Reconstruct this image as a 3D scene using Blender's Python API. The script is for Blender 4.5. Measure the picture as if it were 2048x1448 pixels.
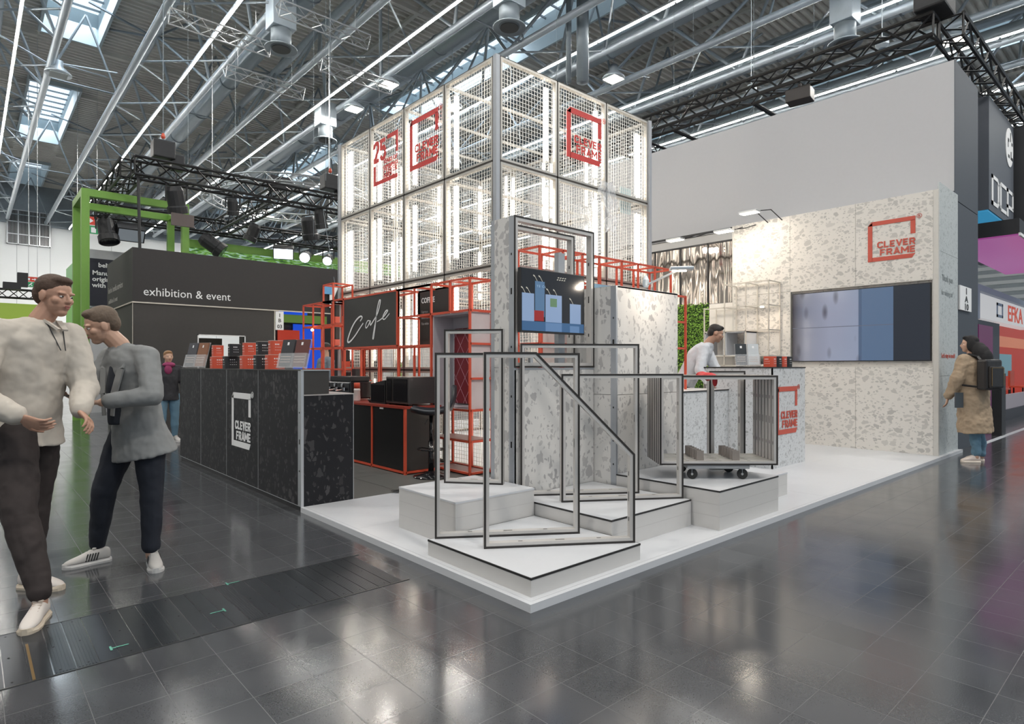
import bpy, math, random
from mathutils import Vector, Matrix, Quaternion
R = math.radians
random.seed(7)
scene = bpy.context.scene
COL = scene.collection
for o in list(bpy.data.objects):
    bpy.data.objects.remove(o, do_unlink=True)

# ------------------------------------------------------------------ camera, world, exposure
# Stand coordinates: the front corner of the white platform is the origin, X runs along its right
# edge, Y along its left edge, metres.
CAM = Vector((-2.208, -2.325, 1.30))
cam_data = bpy.data.cameras.new('camera')
cam = bpy.data.objects.new('camera', cam_data)
COL.objects.link(cam)
cam.location = CAM
cam_data.sensor_width = 36.0
cam_data.lens = 36.0 * 1221.0 / 2048.0
cam_data.shift_y = 7.0 / 2048.0
fw = Vector((0.66616, 0.74581, 0.0))
cam.rotation_euler = fw.to_track_quat('-Z', 'Y').to_euler()
cam_data.clip_end = 400
scene.camera = cam

world = bpy.data.worlds.new('world')
scene.world = world
world.use_nodes = True
bg = world.node_tree.nodes['Background']
bg.inputs[0].default_value = (0.78, 0.90, 1.0, 1)
bg.inputs[1].default_value = 1.15

scene.view_settings.view_transform = 'Standard'
scene.view_settings.look = 'None'
scene.view_settings.exposure = -0.90
scene.view_settings.gamma = 1.0
scene.view_settings.use_curve_mapping = False

def area(name, loc, size, power, color=(1, 0.95, 0.88), target=None, spread=180, shape='SQUARE', size_y=None):
    ld = bpy.data.lights.new(name, 'AREA')
    ld.energy = power; ld.size = size; ld.color = color; ld.spread = R(spread)
    ld.shape = shape
    if size_y: ld.shape = 'RECTANGLE'; ld.size_y = size_y
    o = bpy.data.objects.new(name, ld); COL.objects.link(o); o.location = loc
    d = Vector(target) - Vector(loc) if target else Vector((0, 0, -1))
    o.rotation_euler = d.to_track_quat('-Z', 'Y').to_euler()
    return o

# hall high-bay lamps: (x, y) of every lamp over the aisle and the stands, the fixtures are built below; the last three are added to brighten the far walls
HIGHBAY = [(9.77, 18.14), (9.83, 21.03), (12.80, 18.18), (15.78, 12.13), (-1.0, -6.0), (6.0, -7.0), (-8.0, 1.0), (13.0, -5.0), (-8.0, 10.0), (22.0, 3.0), (-4.0, 36.0), (4.0, 48.0), (14.0, 42.0)]
for hx, hy in HIGHBAY:
    area('high_bay_light', (hx, hy, 11.93), 1.0, 2600 if hy > 30 else 900)  # stronger far lamps are additions that lift the dim far walls
# skylight daylight coming down through the roof lights
for kx in (1.06, 15.6, 30.1):
    for y0 in range(4, 80, 20):
        area('skylight_daylight', (kx, y0, 15.9), 1.8, 700, (0.85, 0.93, 1.0), shape='RECTANGLE', size_y=12.0)

# ------------------------------------------------------------------ mesh helpers
class MB:
    def __init__(self):
        self.v = []; self.f = []; self.m = []
    def add(self, vs, fs, mi=0):
        n = len(self.v)
        self.v += [tuple(p) for p in vs]
        self.f += [tuple(i + n for i in f) for f in fs]
        self.m += [mi] * len(fs)
        return self
    def box(self, x0, x1, y0, y1, z0, z1, mi=0):
        if x0 > x1: x0, x1 = x1, x0
        if y0 > y1: y0, y1 = y1, y0
        if z0 > z1: z0, z1 = z1, z0
        vs = [(x0,y0,z0),(x1,y0,z0),(x1,y1,z0),(x0,y1,z0),(x0,y0,z1),(x1,y0,z1),(x1,y1,z1),(x0,y1,z1)]
        fs = [(0,3,2,1),(4,5,6,7),(0,1,5,4),(1,2,6,5),(2,3,7,6),(3,0,4,7)]
        return self.add(vs, fs, mi)
    def obox(self, c, sx, sy, sz, rot=None, mi=0):
        """box centred at c with sizes, rotated by a Matrix / z angle"""
        if rot is None: M = Matrix.Identity(3)
        elif isinstance(rot, (int, float)): M = Matrix.Rotation(rot, 3, 'Z')
        else: M = rot
        c = Vector(c); vs = []
        for z in (-1, 1):
            for x, y in ((-1,-1),(1,-1),(1,1),(-1,1)):
                vs.append(c + M @ Vector((x*sx/2, y*sy/2, z*sz/2)))
        fs = [(0,3,2,1),(4,5,6,7),(0,1,5,4),(1,2,6,5),(2,3,7,6),(3,0,4,7)]
        return self.add(vs, fs, mi)
    def beam(self, a, b, w, h=None, up=(0,0,1), mi=0):
        h = h or w; a = Vector(a); b = Vector(b); d = (b - a)
        if d.length < 1e-6: return self
        d.normalize(); up = Vector(up)
        if abs(d.dot(up)) > 0.99: up = Vector((0,1,0))
        s = d.cross(up).normalized(); u = s.cross(d).normalized()
        vs = []
        for p in (a, b):
            for i, j in ((-1,-1),(1,-1),(1,1),(-1,1)):
                vs.append(p + s*(i*w/2) + u*(j*h/2))
        return self.add(vs, [(0,1,2,3),(7,6,5,4),(0,4,5,1),(1,5,6,2),(2,6,7,3),(3,7,4,0)], mi)
    def tube(self, a, b, r, n=8, r2=None, mi=0, caps=True):
        r2 = r if r2 is None else r2
        a = Vector(a); b = Vector(b); d = b - a
        if d.length < 1e-6: return self
        d.normalize(); up = Vector((0,0,1)) if abs(d.z) < 0.95 else Vector((1,0,0))
        s = d.cross(up).normalized(); u = s.cross(d).normalized()
        vs = []
        for p, rr in ((a, r), (b, r2)):
            for i in range(n):
                t = 2*math.pi*i/n
                vs.append(p + s*(math.cos(t)*rr) + u*(math.sin(t)*rr))
        fs = [(i, i+n, (i+1)%n+n, (i+1)%n) for i in range(n)]
        if caps: fs += [tuple(range(n)), tuple(range(2*n-1, n-1, -1))]
        return self.add(vs, fs, mi)
    def path(self, pts, r, n=6, mi=0):
        for p, q in zip(pts[:-1], pts[1:]): self.tube(p, q, r, n, mi=mi)
        return self
    def lathe(self, prof, c=(0,0,0), n=24, mi=0, axis=None):
        """profile [(r,z)...] turned about the z axis at c (or about Matrix axis)"""
        c = Vector(c); vs = []; fs = []
        M = axis or Matrix.Identity(3)
        for r, z in prof:
            for i in range(n):
                t = 2*math.pi*i/n
                vs.append(c + M @ Vector((r*math.cos(t), r*math.sin(t), z)))
        for k in range(len(prof)-1):
            for i in range(n):
                j = (i+1) % n
                fs.append((k*n+i, k*n+j, (k+1)*n+j, (k+1)*n+i))
        fs.append(tuple(range(n-1, -1, -1))); m = (len(prof)-1)*n
        fs.append(tuple(range(m, m+n)))
        return self.add(vs, fs, mi)
    def prism(self, pts, a, b, mi=0):
        """closed polygon pts (list of 3D), extruded by vector from pts+a to pts+b"""
        a = Vector(a); b = Vector(b); n = len(pts)
        vs = [Vector(p)+a for p in pts] + [Vector(p)+b for p in pts]
        fs = [tuple(range(n-1,-1,-1)), tuple(range(n, 2*n))]
        fs += [(i, (i+1)%n, (i+1)%n+n, i+n) for i in range(n)]
        return self.add(vs, fs, mi)
    def ell(self, c, rx, ry, rz, n=14, m=9, rot=None, mi=0):
        c = Vector(c); M = rot or Matrix.Identity(3); vs = []; fs = []
        vs.append(c + M @ Vector((0,0,-rz)))
        for k in range(1, m):
            ph = math.pi*k/m - math.pi/2
            for i in range(n):
                t = 2*math.pi*i/n
                vs.append(c + M @ Vector((rx*math.cos(ph)*math.cos(t), ry*math.cos(ph)*math.sin(t), rz*math.sin(ph))))
        vs.append(c + M @ Vector((0,0,rz)))
        for i in range(n): fs.append((0, 1+(i+1)%n, 1+i))
        for k in range(m-2):
            for i in range(n):
                j = (i+1)%n
                fs.append((1+k*n+i, 1+k*n+j, 1+(k+1)*n+j, 1+(k+1)*n+i))
        L = len(vs)-1; b = 1+(m-2)*n
        for i in range(n): fs.append((b+i, b+(i+1)%n, L))
        return self.add(vs, fs, mi)
    def rings(self, secs, n=16, mi=0):
        """loft of ellipses: each (centre, rx, ry, Matrix or None)"""
        vs = []; fs = []
        for c, rx, ry, M in secs:
            c = Vector(c); M = M or Matrix.Identity(3)
            for i in range(n):
                t = 2*math.pi*i/n
                vs.append(c + M @ Vector((rx*math.cos(t), ry*math.sin(t), 0)))
        for k in range(len(secs)-1):
            for i in range(n):
                j = (i+1)%n
                fs.append((k*n+i, k*n+j, (k+1)*n+j, (k+1)*n+i))
        fs.append(tuple(range(n-1,-1,-1))); m = (len(secs)-1)*n
        fs.append(tuple(range(m, m+n)))
        return self.add(vs, fs, mi)
    def build(self, name, mats, parent=None, smooth=False, bevel=0):
        if not isinstance(mats, (list, tuple)): mats = [mats]
        org = Vector((0,0,0)); p = parent
        while p is not None:
            org += Vector(p.location); p = p.parent
        me = bpy.data.meshes.new(name)
        me.from_pydata([tuple(Vector(v) - org) for v in self.v], [], self.f)
        for m in mats: me.materials.append(m)
        if len(mats) > 1:
            for i, pl in enumerate(me.polygons): pl.material_index = self.m[i]
        if smooth:
            for pl in me.polygons: pl.use_smooth = True
        me.update()
        o = bpy.data.objects.new(name, me); COL.objects.link(o)
        if parent is not None: o.parent = parent
        if bevel:
            b = o.modifiers.new('bevel', 'BEVEL'); b.width = bevel; b.segments = 2; b.limit_method = 'ANGLE'
        return o

def tag(o, label=None, cat=None, group=None, kind=None):
    if label: o['label'] = label
    if cat: o['category'] = cat
    if group: o['group'] = group
    if kind: o['kind'] = kind
    return o
def thing(name, loc, label, cat, group=None, kind=None):
    o = bpy.data.objects.new(name, None); COL.objects.link(o)
    o.location = loc; o.empty_display_size = 0.1
    return tag(o, label, cat, group, kind)
def kids(o): return [c for c in COL.objects if c.parent is o]
def dup(root, loc=None, rz=None, label=None, group=None):
    c = root.copy(); COL.objects.link(c)
    if loc is not None: c.location = loc
    if rz is not None: c.rotation_euler = (0, 0, rz)
    if label: c['label'] = label
    if group: c['group'] = group
    for ch in kids(root):
        d = ch.copy(); COL.objects.link(d); d.parent = c
        for g in kids(ch):
            e = g.copy(); COL.objects.link(e); e.parent = d
    return c

# ------------------------------------------------------------------ materials
MATS = {}
def nm(name):
    m = bpy.data.materials.new(name); m.use_nodes = True
    nt = m.node_tree; b = nt.nodes['Principled BSDF']
    return m, nt, b
def N(nt, t, **kw):
    n = nt.nodes.new(t)
    for k, v in kw.items(): setattr(n, k, v)
    return n
def mat(name, col, rough=0.5, metal=0.0, emit=None, es=1.0, var=0.05, scale=18.0, bump=0.0, alpha=None, trans=0.0, coat=0.0, spec=None, stretch=None):
    if name in MATS: return MATS[name]
    m, nt, b = nm(name); L = nt.links
    b.inputs['Roughness'].default_value = rough
    b.inputs['Metallic'].default_value = metal
    if spec is not None: b.inputs['Specular IOR Level'].default_value = spec
    if coat: b.inputs['Coat Weight'].default_value = coat
    if trans: b.inputs['Transmission Weight'].default_value = trans
    if alpha is not None: b.inputs['Alpha'].default_value = alpha
    tc = N(nt, 'ShaderNodeTexCoord'); no = N(nt, 'ShaderNodeTexNoise')
    no.inputs['Scale'].default_value = scale; no.inputs['Detail'].default_value = 4
    if stretch:
        mp = N(nt, 'ShaderNodeMapping'); mp.inputs['Scale'].default_value = stretch
        L.new(tc.outputs['Object'], mp.inputs[0]); L.new(mp.outputs[0], no.inputs['Vector'])
    else: L.new(tc.outputs['Object'], no.inputs['Vector'])
    mx = N(nt, 'ShaderNodeMix', data_type='RGBA')
    mx.inputs[6].default_value = tuple(max(0, c*(1-var)) for c in col) + (1,)
    mx.inputs[7].default_value = tuple(min(1, c*(1+var)) for c in col) + (1,)
    L.new(no.outputs[0], mx.inputs[0]); L.new(mx.outputs[2], b.inputs['Base Color'])
    if bump:
        bp = N(nt, 'ShaderNodeBump'); bp.inputs['Strength'].default_value = bump; bp.inputs['Distance'].default_value = 0.01
        L.new(no.outputs[0], bp.inputs['Height']); L.new(bp.outputs[0], b.inputs['Normal'])
    if emit:
        b.inputs['Emission Color'].default_value = tuple(emit) + (1,); b.inputs['Emission Strength'].default_value = es
    MATS[name] = m
    return m

def terrazzo(name, base, chip, scale=10.0, size=0.36, rough=0.42, off=(0,0,0), squash=(1,1,1), var=0.5):
    m, nt, b = nm(name); L = nt.links
    tc = N(nt, 'ShaderNodeTexCoord'); mp = N(nt, 'ShaderNodeMapping')
    mp.inputs['Location'].default_value = off; mp.inputs['Scale'].default_value = squash
    L.new(tc.outputs['Object'], mp.inputs[0])
    dn = N(nt, 'ShaderNodeTexNoise'); dn.inputs['Scale'].default_value = scale*1.8; dn.inputs['Detail'].default_value = 3
    L.new(mp.outputs[0], dn.inputs['Vector'])
    ad = N(nt, 'ShaderNodeVectorMath', operation='MULTIPLY_ADD')
    ad.inputs[1].default_value = (0.55/scale,)*3
    L.new(dn.outputs['Color'], ad.inputs[0]); L.new(mp.outputs[0], ad.inputs[2])
    masks = []
    for sc, sel, lo, hi in ((scale, size*0.72, 0.07, 0.30), (scale*2.1, size*0.80, 0.10, 0.34)):
        vo = N(nt, 'ShaderNodeTexVoronoi'); vo.inputs['Scale'].default_value = sc
        ve = N(nt, 'ShaderNodeTexVoronoi', feature='DISTANCE_TO_EDGE'); ve.inputs['Scale'].default_value = sc
        L.new(ad.outputs[0], vo.inputs['Vector']); L.new(ad.outputs[0], ve.inputs['Vector'])
        sp = N(nt, 'ShaderNodeSeparateColor'); L.new(vo.outputs['Color'], sp.inputs[0])
        mr_ = N(nt, 'ShaderNodeMapRange'); mr_.inputs[3].default_value = lo; mr_.inputs[4].default_value = hi
        L.new(sp.outputs[2], mr_.inputs[0])
        gt = N(nt, 'ShaderNodeMath', operation='GREATER_THAN'); L.new(ve.outputs['Distance'], gt.inputs[0]); L.new(mr_.outputs[0], gt.inputs[1])
        se = N(nt, 'ShaderNodeMath', operation='LESS_THAN'); se.inputs[1].default_value = sel; L.new(sp.outputs[0], se.inputs[0])
        lt = N(nt, 'ShaderNodeMath', operation='MULTIPLY'); L.new(gt.outputs[0], lt.inputs[0]); L.new(se.outputs[0], lt.inputs[1])
        masks.append((lt, sp))
    mx = N(nt, 'ShaderNodeMath', operation='MAXIMUM'); L.new(masks[0][0].outputs[0], mx.inputs[0]); L.new(masks[1][0].outputs[0], mx.inputs[1])
    cc = N(nt, 'ShaderNodeMix', data_type='RGBA')
    cc.inputs[6].default_value = tuple(chip)+(1,)
    cc.inputs[7].default_value = tuple(min(1, c*(1-var)+bb*var) for c, bb in zip(chip, base))+(1,)
    L.new(masks[0][1].outputs[1], cc.inputs[0])
    fn = N(nt, 'ShaderNodeMix', data_type='RGBA'); fn.inputs[6].default_value = tuple(base)+(1,)
    L.new(mx.outputs[0], fn.inputs[0]); L.new(cc.outputs[2], fn.inputs[7]); L.new(fn.outputs[2], b.inputs['Base Color'])
    b.inputs['Roughness'].default_value = rough
    if base[0] < 0.1: b.inputs['Specular IOR Level'].default_value = 0.25
    MATS[name] = m
    return m

def floor_mat():
    m, nt, b = nm('dark_stone_tiles'); L = nt.links
    tc = N(nt, 'ShaderNodeTexCoord'); sp = N(nt, 'ShaderNodeSeparateXYZ'); L.new(tc.outputs['Object'], sp.inputs[0])
    def joint(out, off, pitch, w):
        a = N(nt, 'ShaderNodeMath', operation='ADD'); a.inputs[1].default_value = off; L.new(out, a.inputs[0])
        d = N(nt, 'ShaderNodeMath', operation='DIVIDE'); d.inputs[1].default_value = pitch; L.new(a.outputs[0], d.inputs[0])
        f = N(nt, 'ShaderNodeMath', operation='FRACT'); L.new(d.outputs[0], f.inputs[0])
        fl = N(nt, 'ShaderNodeMath', operation='FLOOR'); L.new(d.outputs[0], fl.inputs[0])
        s = N(nt, 'ShaderNodeMath', operation='SUBTRACT'); s.inputs[1].default_value = 0.5; L.new(f.outputs[0], s.inputs[0])
        ab = N(nt, 'ShaderNodeMath', operation='ABSOLUTE'); L.new(s.outputs[0], ab.inputs[0])
        g = N(nt, 'ShaderNodeMath', operation='GREATER_THAN'); g.inputs[1].default_value = 0.5 - w/pitch/2; L.new(ab.outputs[0], g.inputs[0])
        return g, fl
    gx, fx = joint(sp.outputs[0], 0.6364 + 24.45, 0.2445, 0.0026)
    gy, fy = joint(sp.outputs[1], 0.352 + 24.2, 0.242, 0.0026)
    j = N(nt, 'ShaderNodeMath', operation='MAXIMUM'); L.new(gx.outputs[0], j.inputs[0]); L.new(gy.outputs[0], j.inputs[1])
    cb = N(nt, 'ShaderNodeCombineXYZ'); L.new(fx.outputs[0], cb.inputs[0]); L.new(fy.outputs[0], cb.inputs[1])
    wn = N(nt, 'ShaderNodeTexWhiteNoise'); L.new(cb.outputs[0], wn.inputs['Vector'])
    n1 = N(nt, 'ShaderNodeTexNoise'); n1.inputs['Scale'].default_value = 160; n1.inputs['Detail'].default_value = 3; L.new(tc.outputs['Object'], n1.inputs['Vector'])
    n2 = N(nt, 'ShaderNodeTexNoise'); n2.inputs['Scale'].default_value = 2.6; n2.inputs['Detail'].default_value = 6; L.new(tc.outputs['Object'], n2.inputs['Vector'])
    a1 = N(nt, 'ShaderNodeMath', operation='MULTIPLY_ADD'); a1.inputs[1].default_value = 0.22; L.new(wn.outputs[0], a1.inputs[0]); L.new(n1.outputs[0], a1.inputs[2])
    a2 = N(nt, 'ShaderNodeMath', operation='MULTIPLY_ADD'); a2.inputs[1].default_value = 0.8; L.new(n2.outputs[0], a2.inputs[0]); L.new(a1.outputs[0], a2.inputs[2])
    cr = N(nt, 'ShaderNodeValToRGB'); cr.color_ramp.elements[0].position = 0.65; cr.color_ramp.elements[1].position = 1.35 if False else 1.0
    cr.color_ramp.elements[0].color = (0.026, 0.028, 0.032, 1); cr.color_ramp.elements[1].color = (0.060, 0.063, 0.069, 1)
    L.new(a2.outputs[0], cr.inputs[0])
    fn = N(nt, 'ShaderNodeMix', data_type='RGBA'); fn.inputs[7].default_value = (0.075, 0.075, 0.077, 1)
    L.new(j.outputs[0], fn.inputs[0]); L.new(cr.outputs[0], fn.inputs[6]); L.new(fn.outputs[2], b.inputs['Base Color'])
    rr = N(nt, 'ShaderNodeMapRange'); rr.inputs[1].default_value = 0.3; rr.inputs[2].default_value = 0.75
    rr.inputs[3].default_value = 0.11; rr.inputs[4].default_value = 0.19
    L.new(n2.outputs[0], rr.inputs[0])
    mr = N(nt, 'ShaderNodeMath', operation='MULTIPLY_ADD'); mr.inputs[1].default_value = 0.45; L.new(j.outputs[0], mr.inputs[0]); L.new(rr.outputs[0], mr.inputs[2])
    L.new(mr.outputs[0], b.inputs['Roughness'])
    bp = N(nt, 'ShaderNodeBump'); bp.inputs['Strength'].default_value = 0.03; bp.inputs['Distance'].default_value = 0.004
    L.new(n1.outputs[0], bp.inputs['Height']); L.new(bp.outputs[0], b.inputs['Normal'])
    b.inputs['Specular IOR Level'].default_value = 0.85
    MATS['floor'] = m; return m

def screen_mat(name, cols, stops, es=1.0, axis='X', scale=1.0, off=0.0, noise=0.0, blob=None, origin=(0,0,0)):
    """emissive display: colour bands along an object axis, optional soft dark blobs"""
    m, nt, b = nm(name); L = nt.links
    tc = N(nt, 'ShaderNodeTexCoord'); sp = N(nt, 'ShaderNodeSeparateXYZ'); L.new(tc.outputs['Object'], sp.inputs[0])
    mr = N(nt, 'ShaderNodeMath', operation='MULTIPLY_ADD'); mr.inputs[1].default_value = scale; mr.inputs[2].default_value = off
    L.new(sp.outputs[axis], mr.inputs[0])
    cr = N(nt, 'ShaderNodeValToRGB')
    while len(cr.color_ramp.elements) < len(cols): cr.color_ramp.elements.new(0.5)
    for e, c, s in zip(cr.color_ramp.elements, cols, stops): e.position = s; e.color = tuple(c)+(1,)
    L.new(mr.outputs[0], cr.inputs[0]); out = cr.outputs[0]
    if blob:
        bs, thr, bc = blob[:3]
        mp = N(nt, 'ShaderNodeMapping'); mp.inputs['Scale'].default_value = (1, 1.5, 0.55)
        L.new(tc.outputs['Object'], mp.inputs[0])
        vo = N(nt, 'ShaderNodeTexVoronoi'); vo.inputs['Scale'].default_value = bs; L.new(mp.outputs[0], vo.inputs['Vector'])
        ra = N(nt, 'ShaderNodeMapRange'); ra.inputs[1].default_value = thr*0.35; ra.inputs[2].default_value = thr
        L.new(vo.outputs['Distance'], ra.inputs[0])
        g = N(nt, 'ShaderNodeMath', operation='GREATER_THAN'); g.inputs[1].default_value = blob[3] if len(blob) > 3 else 0.0; L.new(mr.outputs[0], g.inputs[0])
        mx0 = N(nt, 'ShaderNodeMath', operation='MAXIMUM'); L.new(ra.outputs[0], mx0.inputs[0])
        inv = N(nt, 'ShaderNodeMath', operation='SUBTRACT'); inv.inputs[0].default_value = 1.0; L.new(g.outputs[0], inv.inputs[1]); L.new(inv.outputs[0], mx0.inputs[1])
        mx = N(nt, 'ShaderNodeMix', data_type='RGBA'); mx.inputs[6].default_value = tuple(bc)+(1,)
        L.new(mx0.outputs[0], mx.inputs[0]); L.new(out, mx.inputs[7]); out = mx.outputs[2]
    b.inputs['Base Color'].default_value = (0.01,0.01,0.012,1); b.inputs['Roughness'].default_value = 0.12
    L.new(out, b.inputs['Emission Color']); b.inputs['Emission Strength'].default_value = es
    MATS[name] = m; return m

WHITE = mat('white_laminate', (0.60, 0.61, 0.635), 0.32, var=0.02)
WHITE2 = mat('white_panel', (0.57, 0.555, 0.54), 0.45, var=0.02)
EDGE = mat('black_edge', (0.018, 0.017, 0.017), 0.45)
ALU = mat('anodised_aluminium', (0.60, 0.575, 0.55), 0.42, 0.3, var=0.06, scale=6)
ALUD = mat('grey_profile', (0.40, 0.42, 0.45), 0.45, 0.3, var=0.05)
GASK = mat('brown_black_gasket', (0.028, 0.024, 0.022), 0.55)
SLOT = mat('black_slot', (0.008, 0.008, 0.009), 0.6)
RED = mat('red_lacquer', (0.60, 0.085, 0.042), 0.38, var=0.06)
REDP = mat('red_print', (0.60, 0.035, 0.030), 0.5, var=0.03)
REDM = mat('red_matt_print', (0.52, 0.085, 0.055), 0.55, var=0.03)
BLK = mat('black_matt', (0.018, 0.018, 0.020), 0.5, var=0.2)
BLKG = mat('black_gloss', (0.010, 0.010, 0.012), 0.12)
CHAR = mat('charcoal_laminate', (0.040, 0.038, 0.036), 0.45, var=0.1)
GREYW = mat('grey_fabric_wall', (0.50, 0.50, 0.515), 0.75, var=0.02)
NAVYW = mat('slate_wall', (0.050, 0.060, 0.075), 0.55, var=0.08)
STEEL = mat('galvanised_steel', (0.46, 0.52, 0.57), 0.38, 0.35, var=0.15, scale=3)
STEELD = mat('dull_steel', (0.27, 0.31, 0.34), 0.5, 0.3, var=0.15, scale=3)
SILV = mat('silver_truss', (0.60, 0.62, 0.64), 0.35, 0.8)
TRUSSB = mat('black_truss', (0.012, 0.012, 0.013), 0.42, 0.3)
WIRE = mat('bright_wire', (0.80, 0.80, 0.78), 0.35, 0.3)
GREEN = mat('green_frame', (0.20, 0.40, 0.07), 0.5)
LETW = mat('white_letters', (0.85, 0.85, 0.85), 0.5, var=0.01)
LETK = mat('black_letters', (0.02, 0.02, 0.02), 0.5)
RUBBER = mat('rubber', (0.02, 0.02, 0.02), 0.7)
CHROME = mat('chrome', (0.7, 0.7, 0.72), 0.12, 1.0)
GLOW = mat('led_strip_glow', (1, 1, 1), 0.5, emit=(1.0, 0.97, 0.91), es=75.0)
TUBEW = mat('led_tube_glow', (1, 1, 1), 0.5, emit=(1.0, 0.90, 0.76), es=15.0)
LAMPG = mat('lamp_glow', (1, 1, 1), 0.5, emit=(1.0, 0.88, 0.70), es=40.0)
PLANEW = mat('cream_wall', (0.74, 0.71, 0.66), 0.6)
def clear_mat():
    m, nt, b = nm('clear_acrylic')
    b.inputs['Base Color'].default_value = (0.96, 0.98, 1, 1); b.inputs['Roughness'].default_value = 0.03
    b.inputs['Alpha'].default_value = 0.16; b.inputs['Specular IOR Level'].default_value = 0.9
    MATS['clear'] = m; return m
CLEAR = clear_mat()

# ------------------------------------------------------------------ text
def text_mb(s, size, place, thick=0.004, bold=0.0, align='LEFT', mi=0, spacing=1.0, sx=1.0, fit=None):
    """text set flat in its own plane, returned as an MB; place(u, v, w) -> world point"""
    c = bpy.data.curves.new('t', 'FONT'); c.body = s; c.size = size; c.align_x = align
    c.extrude = thick/2; c.offset = bold; c.resolution_u = 2; c.space_character = spacing
    o = bpy.data.objects.new('t', c); COL.objects.link(o)
    dg = bpy.context.evaluated_depsgraph_get()
    me = bpy.data.meshes.new_from_object(o.evaluated_get(dg))
    if fit:
        xs_ = [v.co.x for v in me.vertices]; sx = fit/(max(xs_)-min(xs_))
    b = MB()
    b.add([place(v.co.x*sx, v.co.y, v.co.z) for v in me.vertices], [tuple(p.vertices) for p in me.polygons], mi)
    bpy.data.objects.remove(o, do_unlink=True); bpy.data.curves.remove(c); bpy.data.meshes.remove(me)
    return b
def on_x(x, y, z, h=-1):
    """plane x = const seen from -x: text runs towards -y"""
    return lambda u, v, w: (x - w - 0.002, y - u, z + v)
def on_y(x, y, z):
    """plane y = const seen from -y: text runs towards +x"""
    return lambda u, v, w: (x + u, y - w - 0.002, z + v)

GLY = {'C': [[(.9,.70),(.78,.89),(.27,.89),(.12,.72),(.12,.28),(.27,.11),(.78,.11),(.9,.30)]], 'L': [[(.13,1),(.13,.11)],[(.02,.11),(.85,.11)]],
    'E': [[(.13,0),(.13,1)],[(.1,.89),(.88,.89)],[(.1,.5),(.80,.5)],[(.1,.11),(.88,.11)]], 'V': [[(.10,1),(.5,.06),(.90,1)]],
    'R': [[(.13,0),(.13,1)],[(.1,.89),(.66,.89),(.82,.78),(.82,.60),(.66,.46),(.1,.46)],[(.5,.46),(.86,0)]], 'F': [[(.13,0),(.13,1)],[(.1,.89),(.88,.89)],[(.1,.48),(.80,.48)]],
    'A': [[(.09,0),(.5,.95),(.91,0)],[(.24,.28),(.76,.28)]], 'M': [[(.1,0),(.1,1)],[(.9,0),(.9,1)],[(.1,.92),(.5,.32),(.9,.92)]],
    '2': [[(.08,.68),(.15,.83),(.32,.89),(.68,.89),(.86,.76),(.86,.60),(.14,.13)],[(.06,.11),(.94,.11)]], '5': [[(.88,.89),(.17,.89),(.14,.50)],[(.14,.54),(.64,.60),(.86,.46),(.86,.24),(.68,.11),(.30,.11),(.08,.26)]]}
def block_text(s, u0, v0, width, ch, place, tk=0.21, e=0.004):
    """bold capitals made of straight strokes, set from (u0, v0)"""
    ws = [1.22 if c == 'M' else (0.88 if c in 'LEF' else 1.0) for c in s]; gap = 0.13
    sx = width/(sum(ws)+gap*(len(s)-1)); x = u0; b = MB(); hw = ch*tk/2
    def quad(pts):
        n = len(pts); ee = e+0.00012*(len(b.f) % 97)/6; vs = [place(p[0], p[1], 0.002) for p in pts]+[place(p[0], p[1], 0.002+ee) for p in pts]
        b.add(vs, [tuple(range(n)), tuple(range(2*n-1, n-1, -1))]+[(i, (i+1) % n, (i+1) % n+n, i+n) for i in range(n)])
    for c, w_ in zip(s, ws):
        for pl in GLY[c]:
            P_ = [Vector((x+p[0]*w_*sx, v0+p[1]*ch)) for p in pl]
            for p, q in zip(P_[:-1], P_[1:]):
                d = (q-p).normalized(); n_ = Vector((-d.y, d.x))*hw
                quad([p-n_, q-n_, q+n_, p+n_])
            for p in P_[1:-1]: quad([(p.x+hw*math.cos(k*math.pi/4), p.y+hw*math.sin(k*math.pi/4)) for k in range(8)])
        x += (w_+gap)*sx
    return b
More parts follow.
